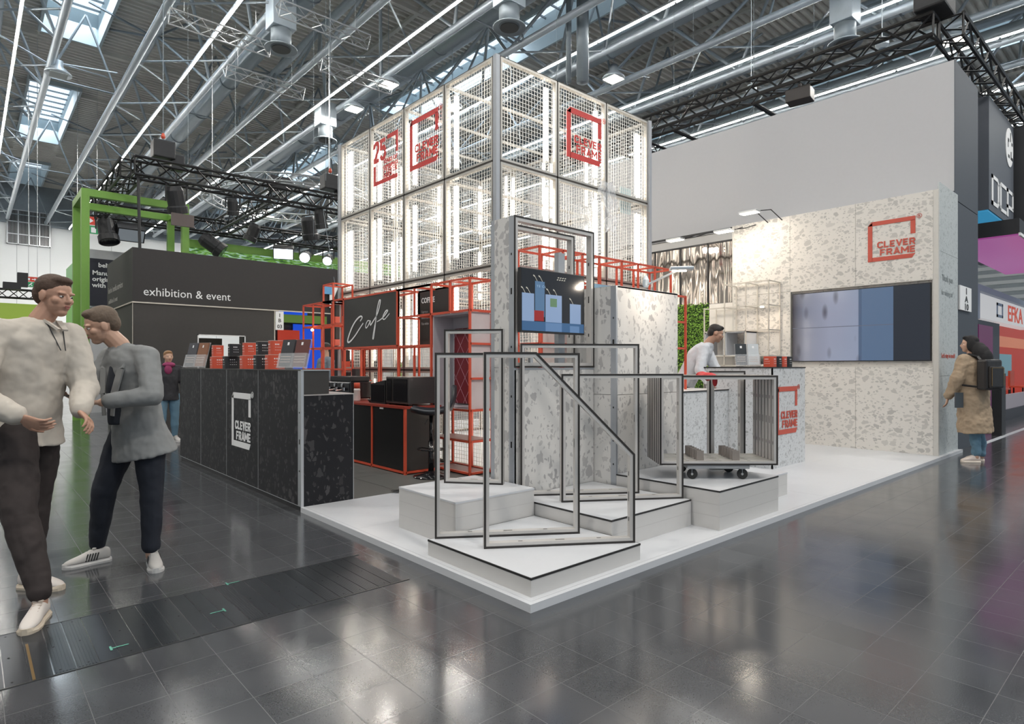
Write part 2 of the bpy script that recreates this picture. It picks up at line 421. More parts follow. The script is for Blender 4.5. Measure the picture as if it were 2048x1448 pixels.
def logo(name, place, w, h, mtl, parent, th=0.09, dims=(1.0, 1.0)):
    """square bracket emblem with the two words; (0,0) is the lower left corner"""
    t = w*th*1.15; b = MB(); e = 0.004
    def poly(pts):
        vs = [place(u*w, v*h, 0.0) for u, v in pts] + [place(u*w, v*h, e) for u, v in pts]
        n = len(pts)
        b.add(vs, [tuple(range(n)), tuple(range(2*n-1, n-1, -1))] + [(i, (i+1)%n, (i+1)%n+n, i+n) for i in range(n)])
    tx = t/w; ty = t/h
    poly([(0.0, 0.0), (tx, 0.0), (tx, 1.0-0.02), (0.0, 1.0-tx)])
    poly([(tx*0.9, 1.0-ty), (1.0, 1.0-ty), (1.0, 1.0), (tx*0.9, 1.0)])
    poly([(0.0, 1.0-tx), (tx, 1.0-ty), (tx, 1.0), (tx*0.8, 1.0)])
    poly([(1.0-tx, 0.58), (1.0, 0.58), (1.0, 1.0-ty*0.9), (1.0-tx, 1.0-ty*0.9)])
    poly([(tx*0.9, 0.0), (0.93, 0.0), (1.0, ty), (tx*0.9, ty)])
    o = b.build('emblem', mtl, parent)
    for s, v, wf in (('CLEVER', 0.325, 0.80), ('FRAME', 0.135, 0.74)):
        block_text(s, w*(1.005-wf), h*v, w*wf, h*0.158, place).build('upper_word' if s == 'CLEVER' else 'lower_word', mtl, parent)
    b3 = text_mb('R', h*0.075, lambda u, v, ww: place(w*1.055 + u, h*0.955 + v, ww+0.002), 0.003, bold=0.001)
    n = 20; cx, cy, r0, r1 = w*1.055 + h*0.024, h*0.982, h*0.047, h*0.056
    vs = []
    for rr, ww in ((r0, 0), (r1, 0), (r1, 0.003), (r0, 0.003)):
        vs += [place(cx+rr*math.cos(2*math.pi*i/n), cy+rr*math.sin(2*math.pi*i/n), ww) for i in range(n)]
    fs = []
    for k in range(4):
        k2 = (k+1) % 4
        fs += [(k*n+i, k*n+(i+1)%n, k2*n+(i+1)%n, k2*n+i) for i in range(n)]
    b3.add(vs, fs); b3.build('registered_mark', mtl, parent)
# ------------------------------------------------------------------ the hall
def S(name, mb, mats, label=None, **k):
    o = mb.build(name, mats, **k); o['kind'] = 'structure'
    if label: o['label'] = label
    return o
FLOORM = floor_mat()
S('floor', MB().box(-26, 60, -16, 78, -0.2, 0), FLOORM, 'dark polished stone tiles of the exhibition hall')

WALLM = mat('hall_wall', (0.80, 0.83, 0.84), 0.7, var=0.03)
b = MB().box(-26, 60, 58, 58.4, 0, 12.2)
for i in range(42): b.box(-26+i*2.05, -25.97+i*2.05, 57.985, 58, 0, 12.2, 1)
b.box(-26, 60, 57.9, 58.4, 12.2, 16.2, 2)
S('wall_back', b, [WALLM, mat('wall_joint', (0.42, 0.45, 0.46), 0.7), STEELD], 'pale far wall of the hall')
b = MB().box(59.6, 60, -16, 58, 0, 16.2)
for i in range(22): b.box(59.5, 59.6, -16, 58, 3+i*0.6, 3.28+i*0.6, 1)
S('wall_right', b, [STEELD, mat('louvre_light', (0.62, 0.66, 0.68), 0.4)], 'far wall with horizontal louvres')
S('wall_left', MB().box(-26.4, -26, -4, 58, 0, 16.2), WALLM)
# barred ventilation grille high on the far wall
g = thing('wall_grille', (1.3, 57.8, 10.6), 'dark barred ventilation grille set high in the pale far hall wall', 'grille')
MB().box(0.05, 2.75, 57.86, 57.98, 10.6, 13.25).build('grille_back', BLK, g)
b = MB()
for i in range(5): b.box(0.05+i*0.65, 0.13+i*0.65, 57.78, 57.9, 10.6, 13.25)
for z in (10.6, 11.35, 12.3, 13.2): b.box(0.05, 2.75, 57.78, 57.9, z, z+0.06)
for i in range(34): b.box(0.1+i*0.079, 0.115+i*0.079, 57.82, 57.9, 10.6, 13.25)
b.build('bars', SILV, g)

# ceiling: corrugated deck with roof-light openings, ribs along x
ZD = 15.3
SKY = [(0.08, 2.05, [(2, 12), (19.4, 29.4), (35.2, 45.0), (50.5, 57.0)]),
       (14.5, 16.5, [(-6, 4), (10.5, 27.0), (33, 43), (48, 57)]),
       (28.9, 31.3, [(-14, -4), (0, 22), (26, 40), (44, 57)])]
deck = MB()
def deck_strip(x0, x1, y0, y1):
    n = max(1, int(round((y1-y0)/0.3))); p = (y1-y0)/n
    vs = []; fs = []
    for i in range(n):
        y = y0+i*p
        for yy, z in ((y, ZD+0.14), (y+p*0.35, ZD+0.14), (y+p*0.5, ZD), (y+p*0.85, ZD)):
            vs += [(x0, yy, z), (x1, yy, z)]
    vs += [(x0, y1, ZD+0.14), (x1, y1, ZD+0.14)]
    for k in range(len(vs)//2-1): fs.append((2*k, 2*k+1, 2*k+3, 2*k+2))
    deck.add(vs, fs)
xs = -26
for x0, x1, segs in SKY:
    deck_strip(xs, x0, -12, 58)
    ya = -12
    for a, c in segs:
        if a > ya: deck_strip(x0, x1, ya, a)
        ya = c
    if ya < 58: deck_strip(x0, x1, ya, 58)
    xs = x1
deck_strip(xs, 60, -12, 58)
for x in (-8.0, -3.2, 6.5, 11.0, 20.5, 25, 35, 40): deck.box(x, x+0.16, -12, 58, ZD-0.12, ZD)
for y in range(-6, 58, 6):
    for xa, xb in ((-26, 0), (2.2, 14.4), (16.6, 28.8), (31.4, 60)): deck.box(xa, xb, y, y+0.2, ZD-0.16, ZD)
DECKM = mat('corrugated_deck', (0.60, 0.59, 0.55), 0.55, 0.0, var=0.15, scale=1.2)
S('ceiling', deck, [DECKM], 'grey corrugated roof deck')
PANE = mat('roof_light_pane', (0.9, 0.95, 1.0), 0.4, emit=(0.82, 0.92, 1.0), es=1.6)
k = 0
for x0, x1, segs in SKY:
    for a, c in segs:
        k += 1
        w = S('window_%d' % k, MB().box(x0, x1, a, c, ZD+1.2, ZD+1.24), PANE, 'bright roof light in the hall ceiling')
        f = MB()
        f.box(x0-0.1, x0, a-0.1, c+0.1, ZD-0.2, ZD+1.3).box(x1, x1+0.1, a-0.1, c+0.1, ZD-0.2, ZD+1.3)
        f.box(x0, x1, a-0.1, a, ZD-0.2, ZD+1.3).box(x0, x1, c, c+0.1, ZD-0.2, ZD+1.3)
        f.build('window_frame', mat('roof_light_curb', (0.42, 0.50, 0.54), 0.6), w)
        f = MB(); yy = a+0.8
        while yy < c-0.2:
            f.box(x0, x1, yy, yy+0.05, ZD+1.0, ZD+1.08); yy += 0.85
        f.build('glazing_bar', STEELD, w)

# roof trusses along y: two lower chords, one upper chord, lattice; a light line hangs under each
LX = [-10.62, -5.8, -0.98, 3.84, 8.66, 13.48, 18.30, 23.12, 27.94, 32.8]
def fin(o): return [o.x, o.y, o.z]
def truss_parts(root, lx, y0=-10, y1=57):
    xl, xr, xt, zb, zt = lx-1.46, lx+1.06, lx-0.35, 12.35, 14.7
    b = MB()
    b.tube((xl, y0, zb), (xl, y1, zb), 0.125, 10); b.tube((xr, y0, zb), (xr, y1, zb), 0.125, 10)
    b.tube((xt, y0, zt), (xt, y1, zt), 0.16, 10)
    b.build('chord', STEEL, root, smooth=True)
    b = MB(); bay = 4.75; y = -9.9
    while y < y1-0.5:
        ym = y+bay/2
        for x in (xl, xr):
            b.tube((xt, ym, zt), (x, y, zb), 0.06, 6, caps=False); b.tube((xt, ym, zt), (x, y+bay, zb), 0.06, 6, caps=False)
        b.tube((xl, y, zb), (xr, y+bay*0.5, zb), 0.036, 5, caps=False); b.tube((xr, y+bay*0.5, zb), (xl, y+bay, zb), 0.036, 5, caps=False)
        b.tube((xl, y+bay*0.5, zb), (xt, ym, zt), 0.045, 5, caps=False)
        y += bay
    b.build('brace', STEEL, root, smooth=True)
for i, lx in enumerate(LX):
    side = ['far left of the hall', 'left of the picture edge', 'above the left edge', 'over the dark left stand', 'between the left stand and the lit tower',
            'passing behind the top of the lit tower', 'right of the lit tower', 'over the pale grey wall', 'beyond the black rigging at right', 'furthest right'][i]
    t = thing('roof_truss', (lx, 20, 12.35), 'long blue-grey triangular tube roof truss, %s' % side, 'truss', 'triangular roof trusses')
    truss_parts(t, lx)
    t = thing('light_line', (lx, 20, 12.1), 'bright LED light line under the roof truss, %s' % side, 'light', 'LED light lines')
    MB().box(lx-0.05, lx+0.05, -10, 57, 12.10, 12.17).build('housing', SILV, t)
    b = MB(); y = -10
    while y < 57: b.tube((lx, y, 12.075), (lx, min(57, y+2.92), 12.075), 0.026, 8); y += 3.0
    b.build('diffuser', GLOW, t)
    if i in (3, 4, 5, 6, 7):
        t = thing('air_duct', (lx+1.95, 20, 12.9), 'round air duct along the roof truss, %s' % side, 'duct', 'round air ducts')
        b = MB().tube((lx+1.95, -10, 12.95), (lx+1.95, 57, 12.95), 0.34, 16)
        b.build('pipe', mat('duct_metal', (0.36, 0.42, 0.46), 0.42, 0.5, var=0.12, scale=1.5), t, smooth=True)
        y = 4
        while y < 40: MB().lathe([(0.345, -0.03), (0.37, -0.03), (0.37, 0.03), (0.345, 0.03)], (lx+1.95, y, 12.95), 16, axis=Matrix.Rotation(R(90), 3, 'X')).build('collar', STEELD, t); y += 4.0
# branching struts of the roof (dark): trees from the upper chord to the deck
kf = 0
for lx in LX[2:8]:
    t = thing('roof_struts', (lx, 30, 14), 'row of dark fan-shaped roof struts above one triangular truss, %s' % ('leftmost row', 'second row from the left', 'third row from the left', 'third row from the right', 'second row from the right', 'rightmost row')[kf], 'struts', 'rows of roof struts'); kf += 1
    for y in range(-2, 57, 14):
        b = MB()
        for dx, dy in ((-2.2, 0), (2.2, 0), (0, 2.2), (0, -2.2), (-1.4, 1.8), (1.4, -1.8)):
            b.tube((lx-0.35, y, 14.7), (lx-0.35+dx, y+dy, 15.28), 0.05, 5, caps=False)
        b.tube((lx+1.06, y+1, 12.35), (lx+4.82-1.46, y+1, 12.35), 0.035, 5, caps=False)
        b.tube((lx+1.06, y+1, 12.35), (lx+2.3, y+1, 15.2), 0.045, 5, caps=False)
        b.tube((lx+4.82-1.46, y+1, 12.35), (lx+2.3, y+1, 15.2), 0.045, 5, caps=False)
        b.build('strut', STEELD, t)

# high-bay lamps with arms
def high_bay(x, y, label, lit=True):
    t = thing('high_bay_lamp', (x, y, 11.95), label, 'lamp', 'high-bay lamps')
    MB().lathe([(0.42, 0), (0.42, 0.06), (0.16, 0.3), (0.16, 0.5)], (x, y, 11.98), 18).build('reflector', STEEL, t, smooth=True)
    MB().box(x-0.27, x+0.27, y-0.27, y+0.27, 11.955, 11.975).build('glass', LAMPG if lit else mat('lamp_off', (0.45, 0.5, 0.5), 0.2), t)
    b = MB().tube((x, y, 12.4), (x+1.8, y-0.3, 12.5), 0.03, 6).tube((x, y, 12.4), (x+1.6, y+0.6, 12.6), 0.02, 6)
    b.tube((x, y, 12.4), (x, y, 15.3), 0.012, 6); b.build('bracket', STEEL, t)
for (x, y), lab in zip(HIGHBAY[:4], ('lit high-bay lamp above the mesh tower, lower left of the pair', 'lit high-bay lamp above the left side of the mesh tower, upper one of the pair',
        'lit high-bay lamp seen through the top left of the mesh tower', 'lit high-bay lamp just above the right side of the mesh tower')):
    high_bay(x, y, lab)
for (x, y) in HIGHBAY[4:10]: high_bay(x, y, 'lit high-bay lamp over the aisle behind the viewer')
for (x, y), lab in zip(HIGHBAY[10:], ('far left', 'far centre', 'far right')): high_bay(x, y, 'lit high-bay lamp deep in the hall, %s' % lab)
high_bay(10.7, 6.6, 'unlit square high-bay lamp above the pale grey wall', False)
high_bay(0.3, 25.5, 'unlit square high-bay lamp high up at the far left edge', False)

# ventilation outlets under the roof
def vent(x, y, z, label):
    t = thing('ventilation_outlet', (x, y, z), label, 'vent', 'ventilation outlets')
    MB().box(x-0.36, x+0.36, y-0.32, y+0.32, z+0.55, z+1.55).build('fan_box', STEEL, t, bevel=0.02)
    MB().tube((x, y, z), (x, y, z+0.56), 0.30, 20).build('duct', STEELD, t, smooth=True)
    b = MB().lathe([(0.30, 0.02), (0.48, -0.04), (0.48, -0.01), (0.31, 0.07)], (x, y, z), 24)
    b.build('flange', STEEL, t, smooth=True)
    MB().lathe([(0.02, 0), (0.27, 0), (0.27, 0.03), (0.02, 0.03)], (x, y, z-0.05), 24).build('grille', mat('vent_grille', (0.12, 0.12, 0.12), 0.6), t)
vent(5.0, 16.4, 11.05, 'grey ventilation outlet with round flange above the left stand, nearest of the two left ones')
vent(9.3, 22.6, 11.0, 'grey ventilation outlet with round flange further back beside the lit tower')
vent(9.5, 10.9, 11.1, 'grey ventilation outlet with round flange directly above the tower corner')
vent(17.5, 4.7, 11.0, 'sunlit ventilation outlet above the pale grey wall')
t = thing('vertical_pipe', (12.7, 8.0, 12), 'pair of vertical metal pipes rising behind the tower top', 'pipe')
MB().tube((12.84, 11.05, 10.57), (12.84, 11.05, 15.2), 0.2, 16).tube((12.55, 11.4, 10.6), (12.55, 11.4, 15.2), 0.09, 10).build('pipe', STEELD, t, smooth=True)

# small silver lattice trusses hanging under the roof, along x
def lattice(b, a, c, s, r=0.025, rb=0.012, n=None, up=(0,0,1), tri=False):
    """box or triangular lattice from a to c, side s"""
    a = Vector(a); c = Vector(c); d = (c-a).normalized(); up = Vector(up)
    sd = d.cross(up).normalized(); L = (c-a).length; n = n or max(1, int(round(L/s)))
    offs = [(-0.5,-0.5), (0.5,-0.5), (0.5,0.5), (-0.5,0.5)] if not tri else [(-0.5,0.4), (0.5,0.4), (0,-0.45)]
    P = [lambda t, o=o: a + d*t + sd*(o[0]*s) + up*(o[1]*s) for o in offs]
    m = len(P)
    for k in range(m):
        b.tube(P[k](0), P[k](L), r, 6)
    st = L/n
    for k in range(m):
        k2 = (k+1) % m
        for i in range(n):
            if i % 2 == 0: b.tube(P[k](i*st), P[k2]((i+1)*st), rb, 4, caps=False)
            else: b.tube(P[k2](i*st), P[k]((i+1)*st), rb, 4, caps=False)
        b.tube(P[k](0), P[k2](0), rb, 4); b.tube(P[k](L), P[k2](L), rb, 4)
for (x0, x1, y, lab) in ((1.97, 4.75, 16.7, 'upper left'), (4.12, 6.8, 14.3, 'nearest to the upper edge'), (4.15, 6.78, 19.0, 'left of the lit lamps'), (6.3, 8.9, 16.5, 'between the two vent outlets')):
    b = MB(); lattice(b, (x0, y, 11), (x1, y, 11), 0.42, 0.022, 0.012, tri=True)
    for x in (x0+0.4, x1-0.4): b.tube((x, y, 11.2), (x, y, 12.4), 0.006, 4)
    tag(b.build('lattice_beam', SILV), 'short silver lattice beam hanging under the roof, %s' % lab, 'truss', 'silver lattice beams')
# hanging wires
b = MB()
for x, y, z in ((2.2, 15.6, 5), (3.0, 14.3, 6.4), (5.2, 14.5, 5), (4.6, 12.4, 6), (6.8, 13.6, 4), (9.5, 9.0, 5), (11.8, 6.9, 6.5), (12.9, 7.0, 6.5), (13.6, 5.6, 6.8), (16, 5, 7)):
    b.tube((x, y, z), (x, y, 15.2), 0.004, 4)
tag(b.build('hanging_wires', STEELD, None), 'thin steel suspension wires hanging down from the roof', 'wire', None, 'stuff')
# ------------------------------------------------------------------ floor duct with metal covers, tape marks
t = thing('floor_duct', (-1.6, 1.18, 0), 'long floor duct with dark metal cover plates crossing the tiles at lower left', 'floor duct')
b = MB(); PL = mat('cover_plate_metal', (0.055, 0.062, 0.072), 0.28, 0.7, var=0.15, scale=9)
x = -6.2; k = 0; xs_ = []
while x < -0.25:
    xs_.append(x); x += 0.0805 if k % 3 else 0.0805; k += 1
plain = MB(); bright = MB()
for i, x in enumerate(xs_):
    m_ = bright if abs(x+1.93) < 0.05 or abs(x+2.25) < 0.05 else plain
    m_.box(x+0.002, x+0.0785, 0.865, 1.498, 0.0, 0.0018)
    if i % 5 == 3 or abs(x+1.85) < 0.05 or x > -0.75:
        ribbed = MB()
        for q in range(6): ribbed.box(x+0.006+q*0.012, x+0.011+q*0.012, 0.875, 1.49, 0.0012, 0.0034)
        ribbed.box(x+0.004, x+0.077, 0.87, 1.495, 0.0012, 0.0022).build('ribbed_strip', PL, t)
plain.build('cover_plate', PL, t)
bright.build('polished_cover_plate', mat('worn_plate', (0.16, 0.19, 0.21), 0.22, 0.8, var=0.2), t)
MB().box(-6.2, -0.2, 0.857, 0.865, 0, 0.003).box(-6.2, -0.2, 1.498, 1.506, 0, 0.003).build('edge_strip', mat('steel_edge', (0.10, 0.10, 0.10), 0.3, 0.8), t)
MB().box(-2.005, -1.995, 0.868, 1.3, 0.0018, 0.0036).build('brass_strip', mat('brass', (0.35, 0.22, 0.08), 0.3, 0.8), t)
for i in range(14):
    x = -2.07+i*0.13
    for y in (0.90, 1.18, 1.46): MB().lathe([(0.0045, 0), (0.0045, 0.0005)], (x+0.03*(i % 2), y, 0.0035), 8).build('screw', SLOT, t)
TAPE = mat('green_tape', (0.10, 0.33, 0.25), 0.6)
for (x, y, s, lab) in ((-1.72, 0.98, 1, 'near the walking men'), (-1.26, 1.10, -1, 'in the middle of the floor duct'), (-1.06, 1.50, 1, 'at the far edge of the floor duct')):
    b = MB().box(x, x+0.075, y, y+0.009, 0.0037, 0.0042).box(x if s > 0 else x+0.066, x+0.009 if s > 0 else x+0.075, y-0.02, y+0.03, 0.0042, 0.0047)
    tag(b.build('tape_mark', TAPE), 'small pale green tape mark on the floor %s' % lab, 'tape mark', 'green tape marks')
# ------------------------------------------------------------------ the white platform and its tiers
PT = 0.045
TC = terrazzo('terrazzo_column', (0.66, 0.645, 0.625), (0.38, 0.37, 0.37), 14.0, 0.60, off=(3, 1, 2), squash=(1, 1, 0.72))
TW = terrazzo('terrazzo_wall', (0.70, 0.67, 0.625), (0.45, 0.435, 0.41), 15.0, 0.58, off=(1, 4, 2), squash=(1, 0.7, 1))
TCN = terrazzo('terrazzo_counter', (0.60, 0.61, 0.62), (0.34, 0.345, 0.35), 26.0, 0.62, off=(2, 2, 5), squash=(1, 1, 0.8))
TB = terrazzo('terrazzo_black', (0.015, 0.015, 0.018), (0.075, 0.072, 0.076), 15.0, 0.46, 0.50, off=(5, 2, 1), squash=(1, 1, 0.7), var=0.7)
CARP = mat('grey_booth_tile', (0.105, 0.103, 0.095), 0.55, var=0.12, scale=60)
t = thing('platform', (0, 0, 0), 'large low white platform floor with a front corner on the dark tiles', 'platform')
b = MB().box(0, 8.92, 0, 2.95, 0, PT-0.004)
b.box(2.41, 8.9, 2.95, 9.0, 0, PT-0.004)
b.build('base', WHITE2, t)
b = MB(); xs2 = [0.03, 0.984, 1.968, 2.952, 3.936, 4.92, 5.904, 6.888, 7.83, 8.9]; ys2 = [0.03, 0.984, 1.968, 2.95]
for i in range(len(xs2)-1):
    for j in range(len(ys2)-1): b.box(xs2[i]+0.0008, xs2[i+1]-0.0008, ys2[j]+0.0008, ys2[j+1]-0.0008, PT-0.004, PT)
for i in range(2, len(xs2)-1):
    for j in range(3, 9): b.box(max(2.42, xs2[i])+0.0008, xs2[i+1]-0.0008, 0.984*j+0.0008 - 0.002, 0.984*(j+1)-0.0028, PT-0.004, PT)
b.build('floor_panel', WHITE, t)
b = MB().box(-0.003, 0.0285, -0.003, 2.953, -0.0 , PT).box(0.0285, 8.92, -0.003, 0.0285, 0, PT)
b.build('edge_profile', WHITE, t)
t = thing('booth_floor', (1.5, 5, 0), 'grey large-format tiled booth floor of the cafe with light joints', 'floor tile')
b = MB().box(0.511, 2.405, 2.955, 7.9, 0, 0.036); b.build('base', mat('joint_light', (0.50, 0.49, 0.47), 0.6), t)
b = MB()
for i in range(3):
    for j in range(6):
        x0 = 0.03+i*0.984; y0 = 2.957+j*0.984
        b.box(max(0.512, x0+0.003), min(2.403, x0+0.981), y0+0.003, min(7.9, y0+0.981), 0.036, PT)
b.build('floor_tile', CARP, t)
def tier(name, x0, x1, y0, y1, z0, z1, label, edge, joints=()):
    t = thing(name, ((x0+x1)/2, (y0+y1)/2, z0), label, 'box', 'white display boxes on the platform')
    MB().box(x0, x1, y0, y1, z0, z1-0.012).build('side_panel', WHITE2, t)
    MB().box(x0-0.002, x1+0.002, y0-0.002, y1+0.002, z1-0.012, z1-0.0001).build('top_edge', EDGE if edge else WHITE, t)
    MB().box(x0+0.004, x1-0.004, y0+0.004, y1-0.004, z1-0.004, z1).build('top_panel', WHITE, t)
    b = MB()
    for z in joints: b.box(x0-0.0006, x1+0.0006, y0-0.0006, y1+0.0006, z-0.0008, z+0.0008)
    if joints: b.build('joint_line', mat('fine_joint', (0.45, 0.43, 0.42), 0.6), t)
tier('display_box', 0.067, 1.04, 0.067, 1.055, PT, 0.150, 'low white box with black edge at the front corner, carrying two tall frames', True)
tier('display_box', 0.294, 1.04, 1.058, 1.79, PT, 0.360, 'tall white box at left without black edge, one narrow frame on it', False, (0.148, 0.252, 0.341))
tier('display_box', 1.052, 2.03, 0.312, 1.318, PT, 0.250, 'middle-height white box with black edge, second from the front corner', True, (0.148,))
tier('display_box', 2.05, 3.025, 0.078, 1.069, PT, 0.347, 'white box with black edge carrying the wheeled cart of frames', True, (0.148, 0.24))
tier('display_box', 3.03, 3.755, 0.325, 1.06, PT, 0.260, 'lowest white box hidden behind the cart box at right', False, (0.148,))

# ------------------------------------------------------------------ frames
def frame_parts(t, P, base, ang, T=0.055, g=0.0135, w=0.033, slots=True, ext=0.003):
    """P: convex polygon (u,z) counter-clockwise; base (x,y); the frame runs along ang, thickness T away from the viewer"""
    du = Vector((math.cos(ang), math.sin(ang), 0)); dn = Vector((-math.sin(ang), math.cos(ang), 0))
    o = Vector((base[0], base[1], 0))
    def W(u, z, n): return o + du*u + dn*n + Vector((0, 0, z))
    def inset(d):
        n = len(P); out = []
        for i in range(n):
            p0 = Vector(P[i-1]); p1 = Vector(P[i]); p2 = Vector(P[(i+1) % n])
            e1 = (p1-p0).normalized(); e2 = (p2-p1).normalized()
            n1 = Vector((-e1.y, e1.x)); n2 = Vector((-e2.y, e2.x))
            k = d/(1+n1.dot(n2)); out.append(p1 + (n1+n2)*k)
        return out
    rings = [inset(0), inset(g), inset(w)]
    n = len(P)
    for nm_, m, lays in (('gasket', GASK, ((0, 1, -0.003, 0.007), (0, 1, T-0.007, T+ext))), ('profile', ALU, ((1, 2, 0, T), (0, 1, 0.007, T-0.007)))):
        b = MB()
        for a, c_, ya, yb in lays:
            for i in range(n):
                j = (i+1) % n
                A, B, C_, D_ = rings[a][i], rings[a][j], rings[c_][j], rings[c_][i]
                vs = [W(p.x, p.y, ya) for p in (A, B, C_, D_)] + [W(p.x, p.y, yb) for p in (A, B, C_, D_)]
                b.add(vs, [(0,1,2,3), (7,6,5,4), (0,4,5,1), (1,5,6,2), (2,6,7,3), (3,7,4,0)])
        b.build(nm_, m, t)
    if slots:
        b = MB(); R2 = rings[2]; n = len(P)
        for i in range(n):
            A, B = R2[i], R2[(i+1) % n]; L = (B-A).length
            if L < 0.3: continue
            e = (B-A).normalized(); nn = Vector((-e.y, e.x))
            for f, hl in ((0.22, 0.014), (0.5, 0.03), (0.78, 0.014)):
                c0 = A+(B-A)*f
                p = [c0-e*hl, c0+e*hl]
                vs = []
                for nv in (T*0.4, T*0.6):
                    for q in p: vs.append(W(q.x+nn.x*0.0008, q.y+nn.y*0.0008, nv))
                MB().add(vs, [(0, 1, 3, 2)]).build('slot', SLOT, t)
def frame(name, P, base, ang, label, **k):
    t = thing(name, (base[0], base[1], min(p[1] for p in P)), label, 'frame', 'open aluminium frames on the boxes')
    frame_parts(t, P, base, R(ang), **k)
def rect(w, z0, z1, u0=0): return [(u0, z0), (u0+w, z0), (u0+w, z1), (u0, z1)]
frame('open_frame', rect(0.984, 0.150, 1.385), (0.106, 1.034), -34.2, 'tall empty aluminium frame at the back of the front corner box')
frame('slanted_frame', [(0, 0.150), (0.984, 0.150), (0.984, 0.725), (0.335, 1.385), (0, 1.385)], (0.210, 0.646), -33.8, 'aluminium frame with a slanted corner at the front of the corner box')
frame('open_frame', rect(0.48, 0.360, 1.588), (0.640, 1.680), -51.6, 'narrow tall aluminium frame on the left white box')
frame('open_frame', rect(0.984, 0.250, 1.235), (1.192, 0.912), -33.5, 'square aluminium frame standing nearest on the middle white box')
frame('open_frame', rect(0.984, 0.250, 1.477), (1.109, 1.286), -35.1, 'tall aluminium frame at the back of the middle white box')

# ------------------------------------------------------------------ cart with stacked frames
t = thing('frame_cart', (2.6, 0.46, 0.347), 'grey dolly on four castors standing on the white box', 'cart')
ca = R(-42); e1 = Vector((math.cos(ca), math.sin(ca), 0)); e2 = Vector((-math.sin(ca), math.cos(ca), 0))
cc = Vector((2.607, 0.475, 0))
MB().obox(cc+Vector((0, 0, 0.4525)), 0.52, 0.40, 0.031, ca).build('platform_plate', mat('grey_painted', (0.32, 0.33, 0.34), 0.5), t, bevel=0.004)
for a, d in ((-0.21, -0.165), (0.21, -0.165), (-0.21, 0.165), (0.21, 0.165)):
    c = cc + e1*a + e2*d
    wx = Matrix.Rotation(R(90), 3, 'Y')
    rot = Matrix.Rotation(R(28), 3, 'Z') @ wx
    w = MB().lathe([(0.012, -0.014), (0.036, -0.014), (0.043, -0.010), (0.043, 0.010), (0.036, 0.014), (0.012, 0.014)], c+Vector((0, 0, 0.3905)), 20, axis=rot).build('castor_wheel', RUBBER, t, smooth=False)
    MB().lathe([(0.010, -0.016), (0.010, 0.016)], c+Vector((0, 0, 0.3905)), 12, axis=rot).build('hub', mat('grey_hub', (0.4, 0.4, 0.4), 0.4), w)
    f = MB(); n_ = rot @ Vector((0, 0, 1))
    for s in (-1, 1): f.beam(c+n_*(0.021*s)+Vector((0, 0, 0.382)), c+n_*(0.021*s)+Vector((0, 0, 0.437)), 0.003, 0.022, up=n_)
    f.obox(c+Vector((0, 0, 0.436)), 0.05, 0.05, 0.004, ca)
    f.build('fork', CHROME, w)
b = MB()
for a in (-0.14, 0.16):
    for i in range(6): b.obox(cc+e1*a+e2*(-0.205+0.054+i*0.068)+Vector((0, 0, 0.525)), 0.06, 0.010, 0.115, ca)
b.build('spacer_comb', mat('grey_brown_comb', (0.25, 0.22, 0.20), 0.6), t)
for i in range(7):
    off = -0.205 + i*0.068
    c = cc + e2*off - e1*0.492 + e2*0
    tt = thing('stacked_frame', (c.x, c.y, 0.469), 'landscape aluminium frame in the stack on the cart, %s' % ['frontmost of the stack', 'second from the front', 'third from the front', 'fourth from the front', 'fifth from the front', 'sixth from the front', 'rearmost of the stack'][i], 'frame', 'frames stacked on the cart')
    frame_parts(tt, rect(0.984, 0.469, 1.217), (c.x, c.y), ca, T=0.044, ext=0.020)
c = cc + e2*0.31 + e1*(0.085)
tt = thing('narrow_frame', (c.x, c.y, 0.348), 'narrow upright frame standing behind the loaded cart', 'frame')
frame_parts(tt, rect(0.33, 0.348, 1.25), (c.x, c.y), ca, T=0.07, w=0.045)

# ------------------------------------------------------------------ terrazzo column with screen
XA, XB, YA, YB = 1.071, 2.048, 1.322, 1.610
t = thing('screen_column', (1.56, 1.46, PT), 'tall terrazzo column with an open frame holding a television', 'display column')
b = MB().box(XA, XA+0.02, YA+0.06, YB-0.045, PT, 1.279).box(XA, XA+0.02, YA+0.06, YB-0.045, 1.283, 2.508)
b.build('side_panel', TC, t)
MB().box(XA+0.005, XB-0.005, YA, YA+0.02, PT, 1.262).box(XA+0.005, XB-0.005, YB-0.02, YB, PT, 1.262).build('front_panel', TC, t)
MB().box(XB-0.024, XB-0.006, YA+0.06, YB-0.045, PT, 1.25).build('right_side_panel', TC, t)
b = MB()
for y0, y1 in ((YA, YA+0.06), (YB-0.045, YB)): b.box(XA-0.0015, XA+0.022, y0, y1, PT, 2.5095)
b.box(XA, XB, YA-0.001, YA+0.05, 1.264, 1.281)
b.build('corner_profile', ALUD, t)
frame_parts(t, rect(XB-XA, 1.283, 2.510), (XA, YA-0.003), 0.0, T=0.06, w=0.040)
frame_parts(t, rect(XB-XA-0.02, 1.283, 2.510), (XA+0.01, YB-0.06), 0.0, T=0.06, w=0.040)
MB().box(1.70, 1.78, YA+0.11, YA+0.16, 1.283, 2.30).box(1.30, 1.33, YA+0.05, YA+0.08, 1.283, 1.38).build('mount_profile', ALUD, t)
for z in (0.30, 1.05, 1.45, 2.2): MB().obox((XA-0.0020, YA+0.03, z), 0.002, 0.012, 0.018).build('slot', SLOT, t)
for z in (0.66, 1.90): MB().obox((XA-0.0020, YA+0.03, z), 0.002, 0.016, 0.05).build('slot', SLOT, t)
t = thing('television', (1.46, 1.30, 1.57), 'flat television in the tall frame showing white boxes with lamps', 'television')
MB().box(1.088, 1.852, 1.262, 1.298, 1.567, 2.088).build('casing', BLK, t, bevel=0.004)
